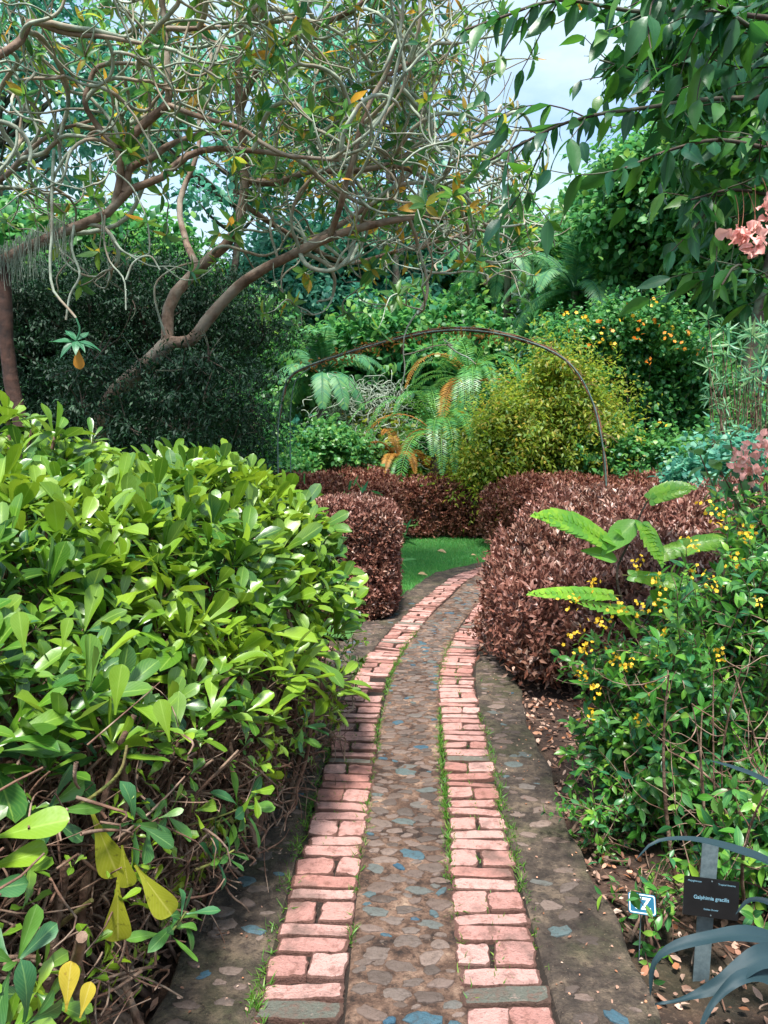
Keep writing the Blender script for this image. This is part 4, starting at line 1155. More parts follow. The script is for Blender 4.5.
g = Geo(); m = 260; k = rng.integers(62, 120, m)
leaves(g, al[k] + rng.normal(0, .05, (m, 3)) + np.array([-.05, 0, -.04]), rdir(rng, m, -.5), rdir(rng, m), .06, .012, 'oval4', 2, bend=.6)
g.build('dry_leaves', M_CYCO, root)

# ================================================================== MIDDLE GROUND
# golden green feathery bush
rng = R(80); bl = []
for i in range(46):
    px = rng.uniform(470, 606); py = rng.uniform(345, 500)
    lim = 358 + 85 * abs((px - 552) / 75) ** 1.3 + 10 * math.sin(px * .21) if px < 590 else 385
    if py < lim: py = lim + rng.uniform(5, 50)
    c, r = px_blob(px, py, rng.uniform(12.3, 13.1), 19, 12, .4); bl.append((*c, *r))
bush('golden_shrub', 'feathery yellow-green shrub right of the cycads, behind the arch post', (2.6, 12.7, 0), (1.1, .5, 1.2), 0, 78000, .085, .2, M_YG, M_STEMG, 81, blobs=bl, droop=.45, up=.3, surf=.9, bend=.7, spray=10, lump=.4)

# cycads
def cycad(label, px, py, Y, n, L, seed, mats, zb=None, droop=1.5, elev=(.2, 1.2), ll=.16, az0=(0, 6.28), trunk=True):
    rng = R(seed); c = at(px, py, Y)
    root = empty('cycad', (c[0], c[1], 0), label, 'cycad', 'cycads behind the copper hedge')
    gr = Geo()
    g0 = Geo(); tp = np.array([[c[0], c[1], -.05], [c[0], c[1], c[2] * .5], [c[0], c[1], c[2]]])
    tubes(g0, tp, [.16, .14, .13], 12); g0.build('trunk', M_BARK, root)
    for i in range(n):
        g = Geo()
        az = i * 2.4 + rng.normal(0, .2); el = elev[0] + (elev[1] - elev[0]) * ((i % 7) / 6)
        d = np.array([math.cos(az) * math.cos(el), math.sin(az) * math.cos(el), math.sin(el)])
        frond(g, g, rng, c + d * .08, d, L * rng.uniform(.8, 1.1), droop * rng.uniform(.8, 1.2), 40, ll, .013, rr=.012, sweep=.35, vee=.35)
        low = el < .6
        mt = mats[1] if (low and rng.random() < .6) or rng.random() < .04 else mats[0]
        o = g.build('frond', mt, root)
        if mt is mats[1]: o['label'] = 'old orange frond'
cycad('cycad with arching green fronds, low between the dry tangle and the golden shrub', 438, 440, 13.6, 26, 2.0, 83, (M_CYC, M_CYCO), ll=.19, droop=2.2, elev=(.6, 1.35))
cycad('taller cycad with orange-tipped fronds just under the top of the arch', 470, 385, 14.4, 26, 2.0, 84, (M_CYC, M_CYCO), ll=.2, droop=2.2, elev=(.5, 1.35))
cycad('small cycad with mostly orange fronds, left of the green one', 398, 462, 13.6, 18, 1.05, 85, (M_CYCO, M_CYC), ll=.13, droop=1.6, elev=(.3, 1.3))

# feathery pale palms
def palm(label, px, py, Y, n, L, seed, mat, ll=.35, droop=1.6, cat='palm'):
    rng = R(seed); c = at(px, py, Y)
    root = empty('palm_tree', (c[0], c[1], 0), label, cat, 'feathery palms beyond the arch')
    g0 = Geo(); tubes(g0, spline([(c[0] + .1, c[1], -.05), (c[0], c[1], c[2] * .5), tuple(c)], 10), np.linspace(.14, .09, 10), 10); g0.build('trunk', M_BARK, root)
    for i in range(n):
        g = Geo(); az = i * 2.4; el = .1 + 1.25 * ((i % 8) / 7)
        d = np.array([math.cos(az) * math.cos(el), math.sin(az) * math.cos(el), math.sin(el)])
        frond(g, g, rng, c, d, L * rng.uniform(.8, 1.1), droop, 70, ll, .016, rr=.02, sweep=.5, vee=-.1)
        g.build('frond', mat, root)
palm('pale feathery palm right of the frangipani crown, before the silver conifer', 575, 292, 18, 26, 2.4, 86, M_T_PALE)
palm('blue-green palm behind the frangipani branch ends', 508, 262, 20, 24, 2.6, 87, M_T_PALE)
palm('low drooping feathery palm behind the left arch post', 322, 378, 15.5, 26, 1.6, 88, M_T_PALE, ll=.3)

# silver conifer
rng = R(90); bl = []
for i in range(40):
    u = rng.random() ** .7; c, r = px_blob(592 + rng.normal(0, 8 + 42 * u), 245 + 95 * u, 22 + rng.uniform(-.8, .8), 16, 12); bl.append((*c, *r))
tree('silver_conifer', 'silver grey conical conifer beyond the pale palm', (6.2, 22, 0), (6.2, 22, 7.2), bl, 22000, .2, .12, M_GREY, M_BARK, .12, 91, frac=.4, up=.2, out=.9, surf=.8)

# creeper covered shrub with orange flowers
rng = R(92); bl = []
for i in range(80):
    px = rng.uniform(545, 722); py = rng.uniform(300, 500)
    lim = 312 + 40 * abs((px - 625) / 85) ** 2
    if py < lim: py = lim + rng.uniform(0, 40)
    c, r = px_blob(px, py, rng.uniform(13.2, 14.2) + (.6 if py > 350 and px > 590 else 0), 24, 18, .4); bl.append((*c, *r))
root, _ = bush('flowering_creeper', 'dark rounded mass of creeper dotted with orange flowers, right of the golden shrub', (4.6, 14.0, 0), (1.5, .8, 1.6), 0, 60000, .085, .42, M_T_GRN, M_BARK, 93, blobs=bl, cat='creeper', prof='oval4', nv=1, droop=.2, surf=.8)
def flower_cluster(parent, c, mat, size=.05, k=9, seed=0, spread=1.0, name='flower_cluster', label=None):
    rng = R(seed); g = Geo(); c = np.array(c, float)
    P = c + rng.normal(0, size * .55 * spread, (k, 3)); A = nrm(rdir(rng, k, .4) + np.array([0, -.6, 0]))
    ref = nrm(np.cross(A, rdir(rng, k))); r2 = np.cross(A, ref)
    for q in range(5):
        a = q * 2 * PI / 5; D = ref * math.cos(a) + r2 * math.sin(a) + A * .35
        leaves(g, P, D, A, size * .5, size * .19, 'petal', 2, bend=.5, cup=.2)
    o = g.build(name, mat, parent)
    if label: o['label'] = label
    return o
rng = R(94)
for i, (px, py) in enumerate([(585, 318), (600, 322), (612, 330), (625, 318), (640, 325), (655, 322), (672, 326), (690, 332), (668, 335), (602, 338), (588, 345), (575, 330), (612, 345), (635, 338), (682, 345), (662, 424), (592, 362), (648, 362), (568, 316), (700, 350), (630, 306), (652, 300)]):
    flower_cluster(root, at(px, py, 12.95 + rng.uniform(-.1, .2)), M_OFL if i % 3 else M_YFL, .07, 4, i, 1.2)
for i, (px, py) in enumerate([(508, 402), (520, 412), (536, 421), (497, 452), (488, 458), (512, 448), (450, 478), (470, 466), (540, 360), (560, 352), (575, 372), (588, 380), (530, 418)]):
    pass

# bush behind the far hedges, dry pale tangle
bush('green_bush', 'medium green rounded bush behind the reddish hedge, by the left arch post', at(325, 452, 13.6) * np.array([1, 1, .55]), (1.15, .8, 1.05), 22, 34000, .09, .36, M_T_MID, M_STEM, 95, prof='oval4', droop=.1, surf=.7)
bush('pale_bush', 'light yellow-green leafy bush in front of the dry grey tangle', at(372, 436, 15.2) * np.array([1, 1, .55]), (.9, .6, 1.1), 14, 14000, .12, .3, M_YG, M_STEM, 96, prof='oval4', droop=.1, surf=.7)
bush('bush', 'dark green bush left of the arch post beside the conifer', at(262, 440, 12.5) * np.array([1, 1, .6]), (.8, .7, 1.5), 22, 26000, .09, .32, M_T_GRN, M_STEM, 97, prof='oval4', droop=.2, surf=.7)
root = empty('dry_creeper', (at(366, 400, 14.8)[0], 14.8, 0), 'pale grey dry tangle of leafless creeper left of the cycads', 'creeper')
rng = R(98); m = 420; p0 = np.stack([at(366, 400, 14.8)[0] + rng.normal(0, .5, m), 14.8 + rng.normal(0, .15, m), rng.uniform(1.3, 2.9, m)], 1)
g = Geo(); tubes(g, grow(rng, p0, rdir(rng, m, -.4), rng.uniform(.3, .9, m), 9, 1.4, (0, 0, -.25)), .008, 4); g.build('dry_stems', M_DRY, root)
g = Geo(); m = 14; e = p0[:m]; b0 = e * np.array([1, 1, 0]) * 1.0 + np.array([0, .1, 0]); b0[:, 0] = root.location.x + rng.normal(0, .1, m)
tubes(g, bez(b0, (b0 + e) / 2 + rng.normal(0, .1, e.shape), e, 6), .014, 5); g.build('stem', M_STEM, root)

# ================================================================== RIGHT MIDDLE: strap-leaved shrub, low shrubs
rng = R(100)
root = empty('strap_leaved_shrub', (4.3, 8.9, 0), 'pale strap-leaved shrub with radiating narrow leaves, right edge above the copper hedge', 'shrub')
tips = np.array([at(rng.uniform(700, 830), rng.uniform(318, 470), rng.uniform(8.4, 9.4)) for _ in range(130)])
g = Geo(); rosettes(g, rng, tips, rdir(rng, 130, .8) + np.array([-.3, -.3, 0]), rng.uniform(.16, .27, 130), 8, 14, prof='strip', asp=.065, lowup=(-.1, 1.2)); g.build('foliage', M_OLE, root)
g = Geo(); b0 = np.stack([4.3 + rng.normal(0, .2, 130), 8.9 + rng.normal(0, .2, 130), np.zeros(130)], 1)
tubes(g, bez(b0, (b0 + tips) / 2 + rng.normal(0, .1, (130, 3)), tips, 7), np.linspace(.012, .005, 7)[None], 5); g.build('stems', M_STEM, root)
bush('bush', 'bluish green low bush behind the copper hedge at the right edge', at(722, 462, 8.0) * np.array([1, 1, .6]), (.65, .4, .75), 16, 9000, .085, .3, M_T_TEAL, M_STEM, 101, prof='oval4', surf=.7)
bush('bush', 'dark bush filling the gap behind the strap-leaved shrub', (5.8, 10.6, 1.0), (1.4, .9, 1.8), 26, 30000, .1, .35, M_T_GRN, M_BARK, 102, prof='oval4', surf=.8)
bush('bush', 'low dark bush under the flowering creeper, behind the rear copper hedge', (4.4, 12.2, .7), (1.8, .5, 1.0), 26, 26000, .09, .35, M_T_GRN, M_BARK, 103, prof='oval4', surf=.8)
bush('bush', 'dark green undergrowth bush behind the curved copper hedge and the cycads', (1.2, 16.2, .9), (2.6, .7, 1.4), 30, 40000, .11, .35, M_T_GRN, M_BARK, 104, prof='oval4', surf=.8)
bush('bush', 'shaded bush behind the golden shrub', (3.4, 15.8, 1.0), (2.0, .7, 2.0), 26, 30000, .11, .35, M_T_GRN, M_BARK, 105, prof='oval4', surf=.8)

# ================================================================== BACKGROUND TREES
def bigtree(label, px, py, Y, rx, ry, nb, n, mat, seed, L=.2, asp=.34, size=.22, r0=.18, group='trees behind the garden', name='broadleaf_tree', prof='oval4', surf=.6, **kw):
    c, r = px_blob(px, py, Y, rx, ry)
    r = (r[0], min(r[0], r[1]) * .8, r[2])
    bl = sub_blobs(R(seed), c, r, int(nb * 1.7), size, flat=.7, jit=.9)
    return tree(name, label, (c[0] + .3, c[1], 0), (c[0], c[1], c[2] + r[2] * .3), bl, n, L, asp, mat, M_BARK, r0, seed, group=group, prof=prof, surf=surf, frac=.8, **kw)
bigtree('dense dark green tree towering behind the flowering creeper at the right', 690, 225, 17, 105, 95, 46, 90000, M_T_GRN, 110, L=.17)
bigtree('sunlit green tree right of the gap of sky, its top touching the clouds', 612, 258, 21, 72, 72, 34, 60000, M_T_MID, 111, L=.19)
bigtree('mid-green tree at the right edge behind the overhanging branches', 770, 120, 15, 90, 120, 40, 50000, M_T_GRN, 112, L=.17)
bigtree('teal tree behind the frangipani at the upper left corner', 20, 90, 20, 120, 120, 20, 5000, M_T_TEAL, 113, L=.22, size=.26)
bigtree('teal tree with airy crown behind the middle of the frangipani', 215, 120, 22, 130, 100, 22, 6000, M_T_TEAL, 114, L=.22, size=.18)
bigtree('airy blue-green tree behind the frangipani branch ends, beside the sky gap', 375, 110, 24, 95, 115, 18, 5000, M_T_TEAL, 115, L=.24, size=.18)
bigtree('broad green tree behind the conifer, lower part of the crown hidden', 90, 275, 16, 130, 55, 36, 40000, M_T_GRN, 116, L=.17)
bigtree('green tree rising behind the dry creeper tangle and left palm', 330, 300, 26, 120, 75, 36, 50000, M_T_TEAL, 117, L=.24)
bigtree('green tree behind the blue-green palm', 470, 275, 28, 85, 70, 30, 40000, M_T_MID, 118, L=.26)
bigtree('dark green tree beyond the cycads', 410, 370, 20, 110, 60, 30, 40000, M_T_GRN, 119, L=.2)
bigtree('tall shaded tree between the silver conifer and the right-hand dense tree', 640, 330, 19, 120, 70, 30, 50000, M_T_GRN, 120, L=.2)
bigtree('green tree far left behind the conifer', -30, 330, 14, 110, 110, 30, 40000, M_T_GRN, 121, L=.17)
bigtree('green tree behind the left arch post', 235, 370, 18, 90, 75, 30, 40000, M_T_MID, 122, L=.18)

# far wood and hills
rng = R(130); bl = []
for i in range(150):
    x = rng.uniform(-42, 42); bl.append((x, 46 + rng.uniform(-3, 3), rng.uniform(1, 8.5 + 2 * math.sin(x * .3)), rng.uniform(2, 4), 2.5, rng.uniform(1.5, 2.8)))
g = Geo(); crown(g, rng, bl, 110000, .5, .4, 'oval4', 1, surf=.5)
tag(g.build('far_woods', M_T_TEAL), 'dense far wood filling the gaps between the garden trees', 'woods', kind='stuff')
hx = np.linspace(-230, 230, 90); hy = np.linspace(80, 230, 30)
HX, HY = np.meshgrid(hx, hy, indexing='ij'); u = np.clip((HY - 80) / 110, 0, 1)
HZ = -2 + (np.sin(u * PI / 2)) * (21 + 3 * np.sin(HX * .023 + 1) + 1.5 * np.sin(HX * .061)) + 1.0 * wob(np.stack([HX, HY, 0 * HX], -1), .15, 1)
g = Geo(); g.add(np.stack([HX, HY, HZ], -1), gridfaces(1, 90, 30))
M_HILL = plain_mat('wooded_hill', '#24413a', '#3a5f4f', .95, .12, bump=0)
tag(g.build('hills', M_HILL), kind='structure')

# ================================================================== RIGHT FOREGROUND
# yellow-flowered shrub
def galphimia(label, base, targets, seed, nfl, spacing=.027, L=.054, side=8, group='yellow-flowered shrubs right of the path'):
    rng = R(seed); base = np.array(base, float)
    root = empty('flowering_shrub', base, label, 'shrub', group)
    T = np.array(targets); m = len(T)
    b0 = base + np.stack([rng.normal(0, .09, m), rng.normal(0, .09, m), np.zeros(m)], 1)
    md = b0 * .5 + T * .5 + rng.normal(0, .05, (m, 3)); md[:, 2] += .06
    main = bez(b0, md, T, 12); gs = Geo()
    tubes(gs, main, np.linspace(.0075, .0022, 12)[None] * rng.uniform(.6, 1.2, (m, 1)), 6)
    k = rng.integers(4, 12, (m, side)); P = main[np.arange(m)[:, None], k].reshape(-1, 3)
    tg = nrm(np.gradient(main, axis=1))[np.arange(m)[:, None], k].reshape(-1, 3)
    D = nrm(tg * .7 + rdir(rng, len(P), .25) * .9)
    sp = grow(rng, P, D, rng.uniform(.08, .22, len(P)), 7, .4, (0, 0, .05)); tubes(gs, sp, np.linspace(.002, .0012, 7)[None], 4)
    gs.build('stems', M_STEM, root)
    g = Geo()
    p, d, nn = pairs_on(rng, np.concatenate([sp]), spacing, .1, ang=1.0)
    l = L * rng.uniform(.55, 1.25, len(p)); leaves(g, p, d + np.array([0, 0, -.05]), nn, l, l * .2, 'lance', 2, bend=rng.uniform(0, .9, len(p)), cup=.25)
    p, d, nn = pairs_on(rng, main[:, 5:], spacing * 1.5, .1, ang=1.0)
    l = L * rng.uniform(.7, 1.3, len(p)); leaves(g, p, d + np.array([0, 0, -.05]), nn, l, l * .2, 'lance', 2, bend=rng.uniform(0, .9, len(p)), cup=.25)
    g.build('foliage', M_GAL, root)
    return root, T, sp[:, -1]

rng = R(200)
tg = []
def tgt(x0, x1, y0, y1, Y0, Y1, n):
    for _ in range(n): tg.append(at(rng.uniform(x0, x1), rng.uniform(y0, y1), rng.uniform(Y0, Y1)))
tgt(588, 660, 640, 760, 2.75, 3.1, 46); tgt(655, 780, 605, 800, 2.4, 3.0, 95); tgt(600, 650, 690, 800, 2.6, 2.9, 16)
tgt(712, 800, 520, 630, 2.6, 3.0, 30); tgt(650, 705, 595, 660, 2.7, 3.1, 16)
gal, T, tips = galphimia('leafy green shrub with small yellow flower clusters, right foreground', (1.30, 2.85, 0), tg, 201, 0)
pts = [(508, 463), (592, 582), (574, 600), (660, 600), (640, 610), (600, 622), (662, 636), (586, 650), (610, 655), (582, 672), (676, 678), (596, 690), (636, 562), (700, 575), (690, 545), (718, 655), (652, 690), (590, 712), (712, 585), (735, 560), (745, 535), (655, 580), (630, 665), (668, 655), (616, 470 + 140), (578, 640), (706, 505), (720, 520), (755, 600), (640, 720)]
for i, (px, py) in enumerate(pts[1:]):
    Y = 2.62 if px < 690 else 2.45
    flower_cluster(gal, at(px, py, Y), M_YFL, .0145, 11, 300 + i, 2.0)
# lower seedlings on the bare soil
tg = []
tgt(585, 640, 800, 850, 2.5, 2.8, 14)
galphimia('small leafy seedling on bare soil beside the path edge, below the flowering shrub', (.83, 2.72, 0), tg, 202, 0, L=.035, side=5, group=None)
tg = []
tgt(640, 672, 862, 880, 2.2, 2.3, 5); tgt(636, 664, 925, 955, 2.0, 2.1, 5)
seedling, _, _ = galphimia('sparse green seedling growing round the small blue number tag', (.82, 2.2, 0), tg, 203, 0, L=.042, side=3, spacing=.045, group=None)
tg = []
tgt(700, 800, 780, 880, 2.1, 2.5, 26); tgt(680, 760, 800, 860, 2.4, 2.7, 14)
galphimia('dark leafy shrub behind the black plant label at the right edge', (1.35, 2.3, 0), tg, 204, 0, L=.055, side=6, group=None)
rng = R(206); g = Geo(); m = 60
root = empty('bare_shrub', (1.15, 2.5, 0), 'leafless tangle of thin dark stems behind the plant label', 'shrub')
b0 = np.stack([rng.uniform(.95, 1.6, m), rng.uniform(2.1, 3.0, m), np.full(m, -.02)], 1); e = b0 + np.stack([rng.normal(0, .16, m), rng.normal(0, .16, m), rng.uniform(.3, .8, m)], 1)
st = bez(b0, (b0 + e) / 2 + rng.normal(0, .06, (m, 3)), e, 9); tubes(g, st, np.linspace(.007, .002, 9)[None] * rng.uniform(.4, 1.3, (m, 1)), 6)
g.build('main_stems', M_STEM, root)
g = Geo(); k = rng.integers(2, 9, (m, 6)); P = st[np.arange(m)[:, None], k].reshape(-1, 3)
tubes(g, grow(rng, P, rdir(rng, len(P), .2), rng.uniform(.08, .3, len(P)), 7, .5), np.linspace(.002, .0009, 7)[None], 4); g.build('side_twigs', M_TWIG, root)

# sapling with serrated compound leaves in front of the copper hedge
root = empty('sapling', (.98, 2.95, 0), 'young sapling with long toothed light green leaves, before the broad copper hedge', 'sapling')
g = Geo(); Y = 2.9
stem = spline([(1.02, 2.95, -.02), tuple(at(655, 680, Y)), tuple(at(642, 632, Y)), tuple(at(622, 600, Y)), tuple(at(617, 570, Y)), tuple(at(628, 545, Y)), tuple(at(640, 515, Y)), tuple(at(648, 500, Y))], 30)
tubes(g, stem, np.linspace(.008, .0035, 30), 8)
tubes(g, spline([tuple(at(640, 630, Y)), tuple(at(652, 610, Y)), tuple(at(662, 585, Y)), tuple(at(668, 565, Y))], 10), np.linspace(.004, .002, 10), 6)
g.build('stem', bark_mat('sapling_stem', '#241c16', '#40362c', None, 40), root)
def toothed(px, py, qx, qy, sag, nl, lw, dq=0.0, tilt=(0, -.5, 1), seed=0):
    rng = R(seed); a = at(px, py, Y); b = at(qx, qy, Y + dq); ctl = (a + b) / 2 + np.array([0, 0, sag])
    P = bez(a[None], ctl[None], b[None], 16)[0]; g = Geo(); gr = Geo()
    tubes(g, P, np.linspace(.0022, .001, 16), 5, mat=1)
    u = np.linspace(.1, 1, nl); Q = np.stack([np.interp(u * 15, np.arange(16), P[:, k]) for k in range(3)], 1)
    T_ = nrm(np.stack([np.interp(u * 15, np.arange(16), np.gradient(P[:, k])) for k in range(3)], 1))
    sd2 = nrm(np.cross(T_, np.array(tilt, float))); up = np.cross(sd2, T_)
    w = np.sin(PI * np.clip(u * .80 + .16, 0, 1)) ** .7
    for sg in (-1, 1):
        D = sd2 * sg * .9 + T_ * .75 + up * .2 + rng.normal(0, .04, Q.shape)
        leaves(g, Q, D, up * 1.0 + sd2 * sg * .1, lw * w * rng.uniform(.9, 1.1, nl), lw * .44, 'ovate', 2, bend=.5, cup=.15)
    leaves(g, P[-1:], T_[-1:], up[-1:], lw * .6, lw * .2, 'ovate', 2, bend=.3, cup=.2)
    g.build('leaf', [M_SAP, M_STEMG], root)
toothed(612, 547, 540, 516, .055, 14, .070, -.12, (.2, -.9, .6), 1)
toothed(645, 502, 690, 488, .03, 10, .05, -.05, (.1, -.9, .5), 2)
toothed(622, 596, 533, 594, .015, 15, .048, -.15, (0, -.7, .8), 3)
toothed(640, 610, 578, 602, -.02, 9, .045, -.1, (0, -.6, .9), 4)
toothed(640, 520, 660, 560, .03, 10, .06, -.15, (.3, -.9, .3), 5)
toothed(650, 560, 740, 540, .045, 12, .055, 0.05, (0, -.8, .7), 6)
toothed(622, 575, 700, 590, .02, 10, .05, -.1, (0, -.8, .8), 7)
for (a, b) in (((617, 560), (582, 548)), ((640, 632), (612, 605)), ((655, 600), (690, 575)), ((636, 520), (600, 555)), ((620, 545), (598, 535)), ((628, 540), (615, 528)), ((650, 590), (672, 616)), ((660, 575), (702, 600))):
    place_leaf(root, 'leaf', a[0], a[1], Y, b[0], b[1], None, .24, M_SAP, prof='ovate', nn=(.1, -.7, .8), dY=-.03)

# upright leafy shoots at the right edge
rng = R(210); tg = []
tgt(738, 815, 500, 560, 3.0, 3.4, 22)
galphimia('taller leafy shrub at the right edge with a few yellow flower sprigs', (1.9, 3.3, 0), tg, 211, 0, L=.07, side=6)

# dark blue-green strap leaves, bottom right
root = empty('strap_leaved_plant', (1.30, 1.75, 0), 'large dark blue-grey strap-leaved plant arching over the plant label, bottom right', 'plant')
def ribbon(pts, w, nn=(0, -.5, 1), fold=.25, wave=0.0, twist=0.0):
    n = 34; P = spline([at(*q) for q in pts], n); Tt = nrm(np.gradient(P, axis=0))
    u = np.linspace(0, 1, n); ww = w * np.minimum(1, (1 - u) * 3.2) ** .7 * (.6 + .4 * np.sin(PI * np.clip(u * 1.2, 0, 1)))
    side = nrm(np.cross(Tt, np.array(nn, float))); up = np.cross(side, Tt)
    a = twist * u[:, None]; side, up = side * np.cos(a) + up * np.sin(a), up * np.cos(a) - side * np.sin(a)
    v = np.linspace(-1, 1, 7)
    V = P[:, None] + side[:, None] * (v[None, :, None] * ww[:, None, None]) + up[:, None] * ((fold * np.abs(v)[None] * ww[:, None] + wave * w * np.sin(u * 26)[:, None] * np.abs(v)[None] ** 2 * np.sign(v)[None])[..., None])
    g = Geo(); uv = np.zeros((n, 7, 2)); uv[..., 0] = u[:, None]; uv[..., 1] = v * .5 + .5
    g.add(V, gridfaces(1, n, 7), uv); return g.build('leaf', M_BLUEG, root)
ribbon([(860, 985, 1.75), (840, 900, 1.70), (800, 810, 1.60), (762, 780, 1.55), (735, 768, 1.52), (708, 760, 1.5)], .023, (-.3, -.6, .9))
ribbon([(860, 985, 1.78), (830, 910, 1.75), (775, 866, 1.72), (730, 848, 1.70), (690, 839, 1.68), (655, 842, 1.66), (634, 862, 1.66)], .016, (0, -.4, 1))
ribbon([(860, 990, 1.72), (800, 950, 1.66), (750, 935, 1.62), (700, 940, 1.60), (668, 950, 1.6), (653, 966, 1.6), (650, 1000, 1.6)], .021, (0, -.35, 1), wave=.15)
ribbon([(860, 1000, 1.68), (800, 962, 1.62), (760, 958, 1.58), (720, 985, 1.55), (680, 1000, 1.55), (655, 1004, 1.55)], .026, (0, -.5, .9), wave=.25)
ribbon([(860, 1010, 1.65), (800, 990, 1.6), (750, 975, 1.55), (715, 1000, 1.52), (695, 1040, 1.5)], .018, (.3, -.5, .8), wave=.2)
ribbon([(860, 1000, 1.7), (820, 930, 1.7), (775, 905, 1.7), (750, 900, 1.72), (735, 915, 1.72)], .018)

# plant label on its stake
root = empty('plant_label', (at(708, 960, 1.93)[0], 1.94, 0), 'black botanical name plate on a grey metal stake in the soil, bottom right', 'sign')
M_BLK = plain_mat('black_plate', '#0b0b0c', '#121213', .35, 20, bump=.02)
M_STK = plain_mat('galvanised_stake', '#5a6a6e', '#6f7f82', .5, 60, .3, .1)
M_TXT = plain_mat('label_text', '#5f8494', '#6a8e9c', .5, 60, bump=0)
def box(g, c, r, rot=None):
    V = np.array([[sx, sy, sz] for sx in (-1, 1) for sy in (-1, 1) for sz in (-1, 1)], float) * np.array(r)
    # small bevel: cut by scaling rings
    F = [[0, 1, 3, 2], [4, 6, 7, 5], [0, 4, 5, 1], [2, 3, 7, 6], [0, 2, 6, 4], [1, 5, 7, 3]]
    if rot is not None: V = V @ np.array(rot).T
    g.add(V + np.array(c), F)
def rotm(ax, a):
    return np.array(Matrix.Rotation(a, 3, ax))
pc = at(711, 898, 1.93); RM = rotm('Y', math.radians(5)) @ rotm('Z', math.radians(-4)) @ rotm('X', math.radians(-12))
def obj_mesh(name, g, mat, parent, smooth=False): return g.build(name, mat, parent, smooth)
g = Geo(); box(g, (0, 0, 0), (.0735, .0018, .050)); 
bm_pts = g.b[0][0] @ RM.T + pc; g.b[0] = (bm_pts.astype(np.float32), *g.b[0][1:]); plate = obj_mesh('name_plate', g, M_BLK, root)
g = Geo(); box(g, (-.001, .005, -.09), (.0225, .0015, .235)); V = g.b[0][0] @ rotm('Y', math.radians(2)).T + pc; V[:, 1] += .018 ; g.b[0] = (V.astype(np.float32), *g.b[0][1:]); obj_mesh('stake', g, M_STK, root)
def text_mesh(txt, size, off, parent, mat, name='lettering', base=pc, rm=RM, bold=0.0):
    cu = bpy.data.curves.new('lettering', 'FONT'); cu.body = txt; cu.size = size; cu.align_x = 'CENTER'; cu.align_y = 'CENTER'; cu.extrude = .0002; cu.offset = bold
    to = bpy.data.objects.new('tmp', cu); col.objects.link(to); bpy.context.view_layer.update()
    me = bpy.data.meshes.new_from_object(to.evaluated_get(bpy.context.evaluated_depsgraph_get())); bpy.data.objects.remove(to)
    rx = rotm('X', PI / 2)
    for v in me.vertices:
        q = rm @ (rx @ np.array(v.co) + np.array(off)) + base
        v.co = q
    me.materials.clear(); me.materials.append(mat)
    o = bpy.data.objects.new(name, me); col.objects.link(o); o.parent = parent
    return o
text_mesh('Galphimia gracilis', .0135, (0, -.0026, -.001), plate, M_TXT, bold=.0002)
text_mesh('Malpighiaceae', .0066, (-.046, -.0026, .040), plate, M_TXT)
text_mesh('Tropical America', .0066, (.040, -.0026, .038), plate, M_TXT)
text_mesh('Golden Shower', .0062, (0, -.0026, -.030), plate, M_TXT)
for sz in (.044, -.044):
    g = Geo(); q = RM @ np.array([0, -.0022, sz]) + pc; d = RM @ np.array([0, -1, 0]); tubes(g, np.array([q - d * .001, q + d * .0012]), .0018, 8)
    o = g.build('screw', M_STK, plate)

# number tag
root = empty('number_tag', (at(641, 905, 2.02)[0], 2.03, 0), 'small blue number tag with white border on a thin pin, by the path edge', 'sign')
tc_ = at(642, 904, 2.02); RT = rotm('Y', math.radians(9)) @ rotm('X', math.radians(-35))
M_TAG = plain_mat('blue_tag', '#14506a', '#1a5a74', .35, 30, bump=.02); M_WHT = plain_mat('white_paint', '#c8dcdc', '#dce8e6', .5, 40, bump=0)
def rrect(w, h, r, n=6):
    out = []
    for (cx, cy, a0) in ((w - r, h - r, 0), (-w + r, h - r, PI / 2), (-w + r, -h + r, PI), (w - r, -h + r, 1.5 * PI)):
        for k in range(n): a = a0 + k * (PI / 2) / (n - 1); out.append((cx + r * math.cos(a), cy + r * math.sin(a)))
    return np.array(out)
def slab(outer, inner, y0, y1):
    g = Geo(); n = len(outer)
    O = [np.stack([outer[:, 0], np.full(n, y), outer[:, 1]], 1) for y in (y0, y1)]
    if inner is None:
        g.add(np.vstack(O), np.array([[i, (i + 1) % n, n + (i + 1) % n, n + i] for i in range(n)]))
        g.add(O[0], [list(range(n))]); g.add(O[1], [list(range(n))])
    else:
        I = [np.stack([inner[:, 0], np.full(n, y), inner[:, 1]], 1) for y in (y0, y1)]
        V = np.vstack(O + I); F = []
        for i in range(n):
            j = (i + 1) % n; F += [[i, j, n + j, n + i], [2 * n + i, 2 * n + j, 3 * n + j, 3 * n + i], [i, j, 2 * n + j, 2 * n + i], [n + i, n + j, 3 * n + j, 3 * n + i]]
        g.add(V, F)
    for k, bb in enumerate(g.b): g.b[k] = ((bb[0] @ RT.T + tc_).astype(np.float32), *bb[1:])
    return g
tagp = obj_mesh('tag_plate', slab(rrect(.040, .027, .007), None, -.001, .001), M_TAG, root)
obj_mesh('border', slab(rrect(.0375, .0245, .006), rrect(.035, .022, .005), -.0018, -.0012), M_WHT, tagp)
text_mesh('7Z', .042, (0, -.0016, 0), tagp, M_WHT, base=tc_, rm=RT, bold=.0012)
g = Geo(); tubes(g, np.array([tc_ + [0, .006, .02], tc_ * [1, 1, 0] + [0, .012, -.03]]), .002, 6); g.build('pin', M_STK, root)

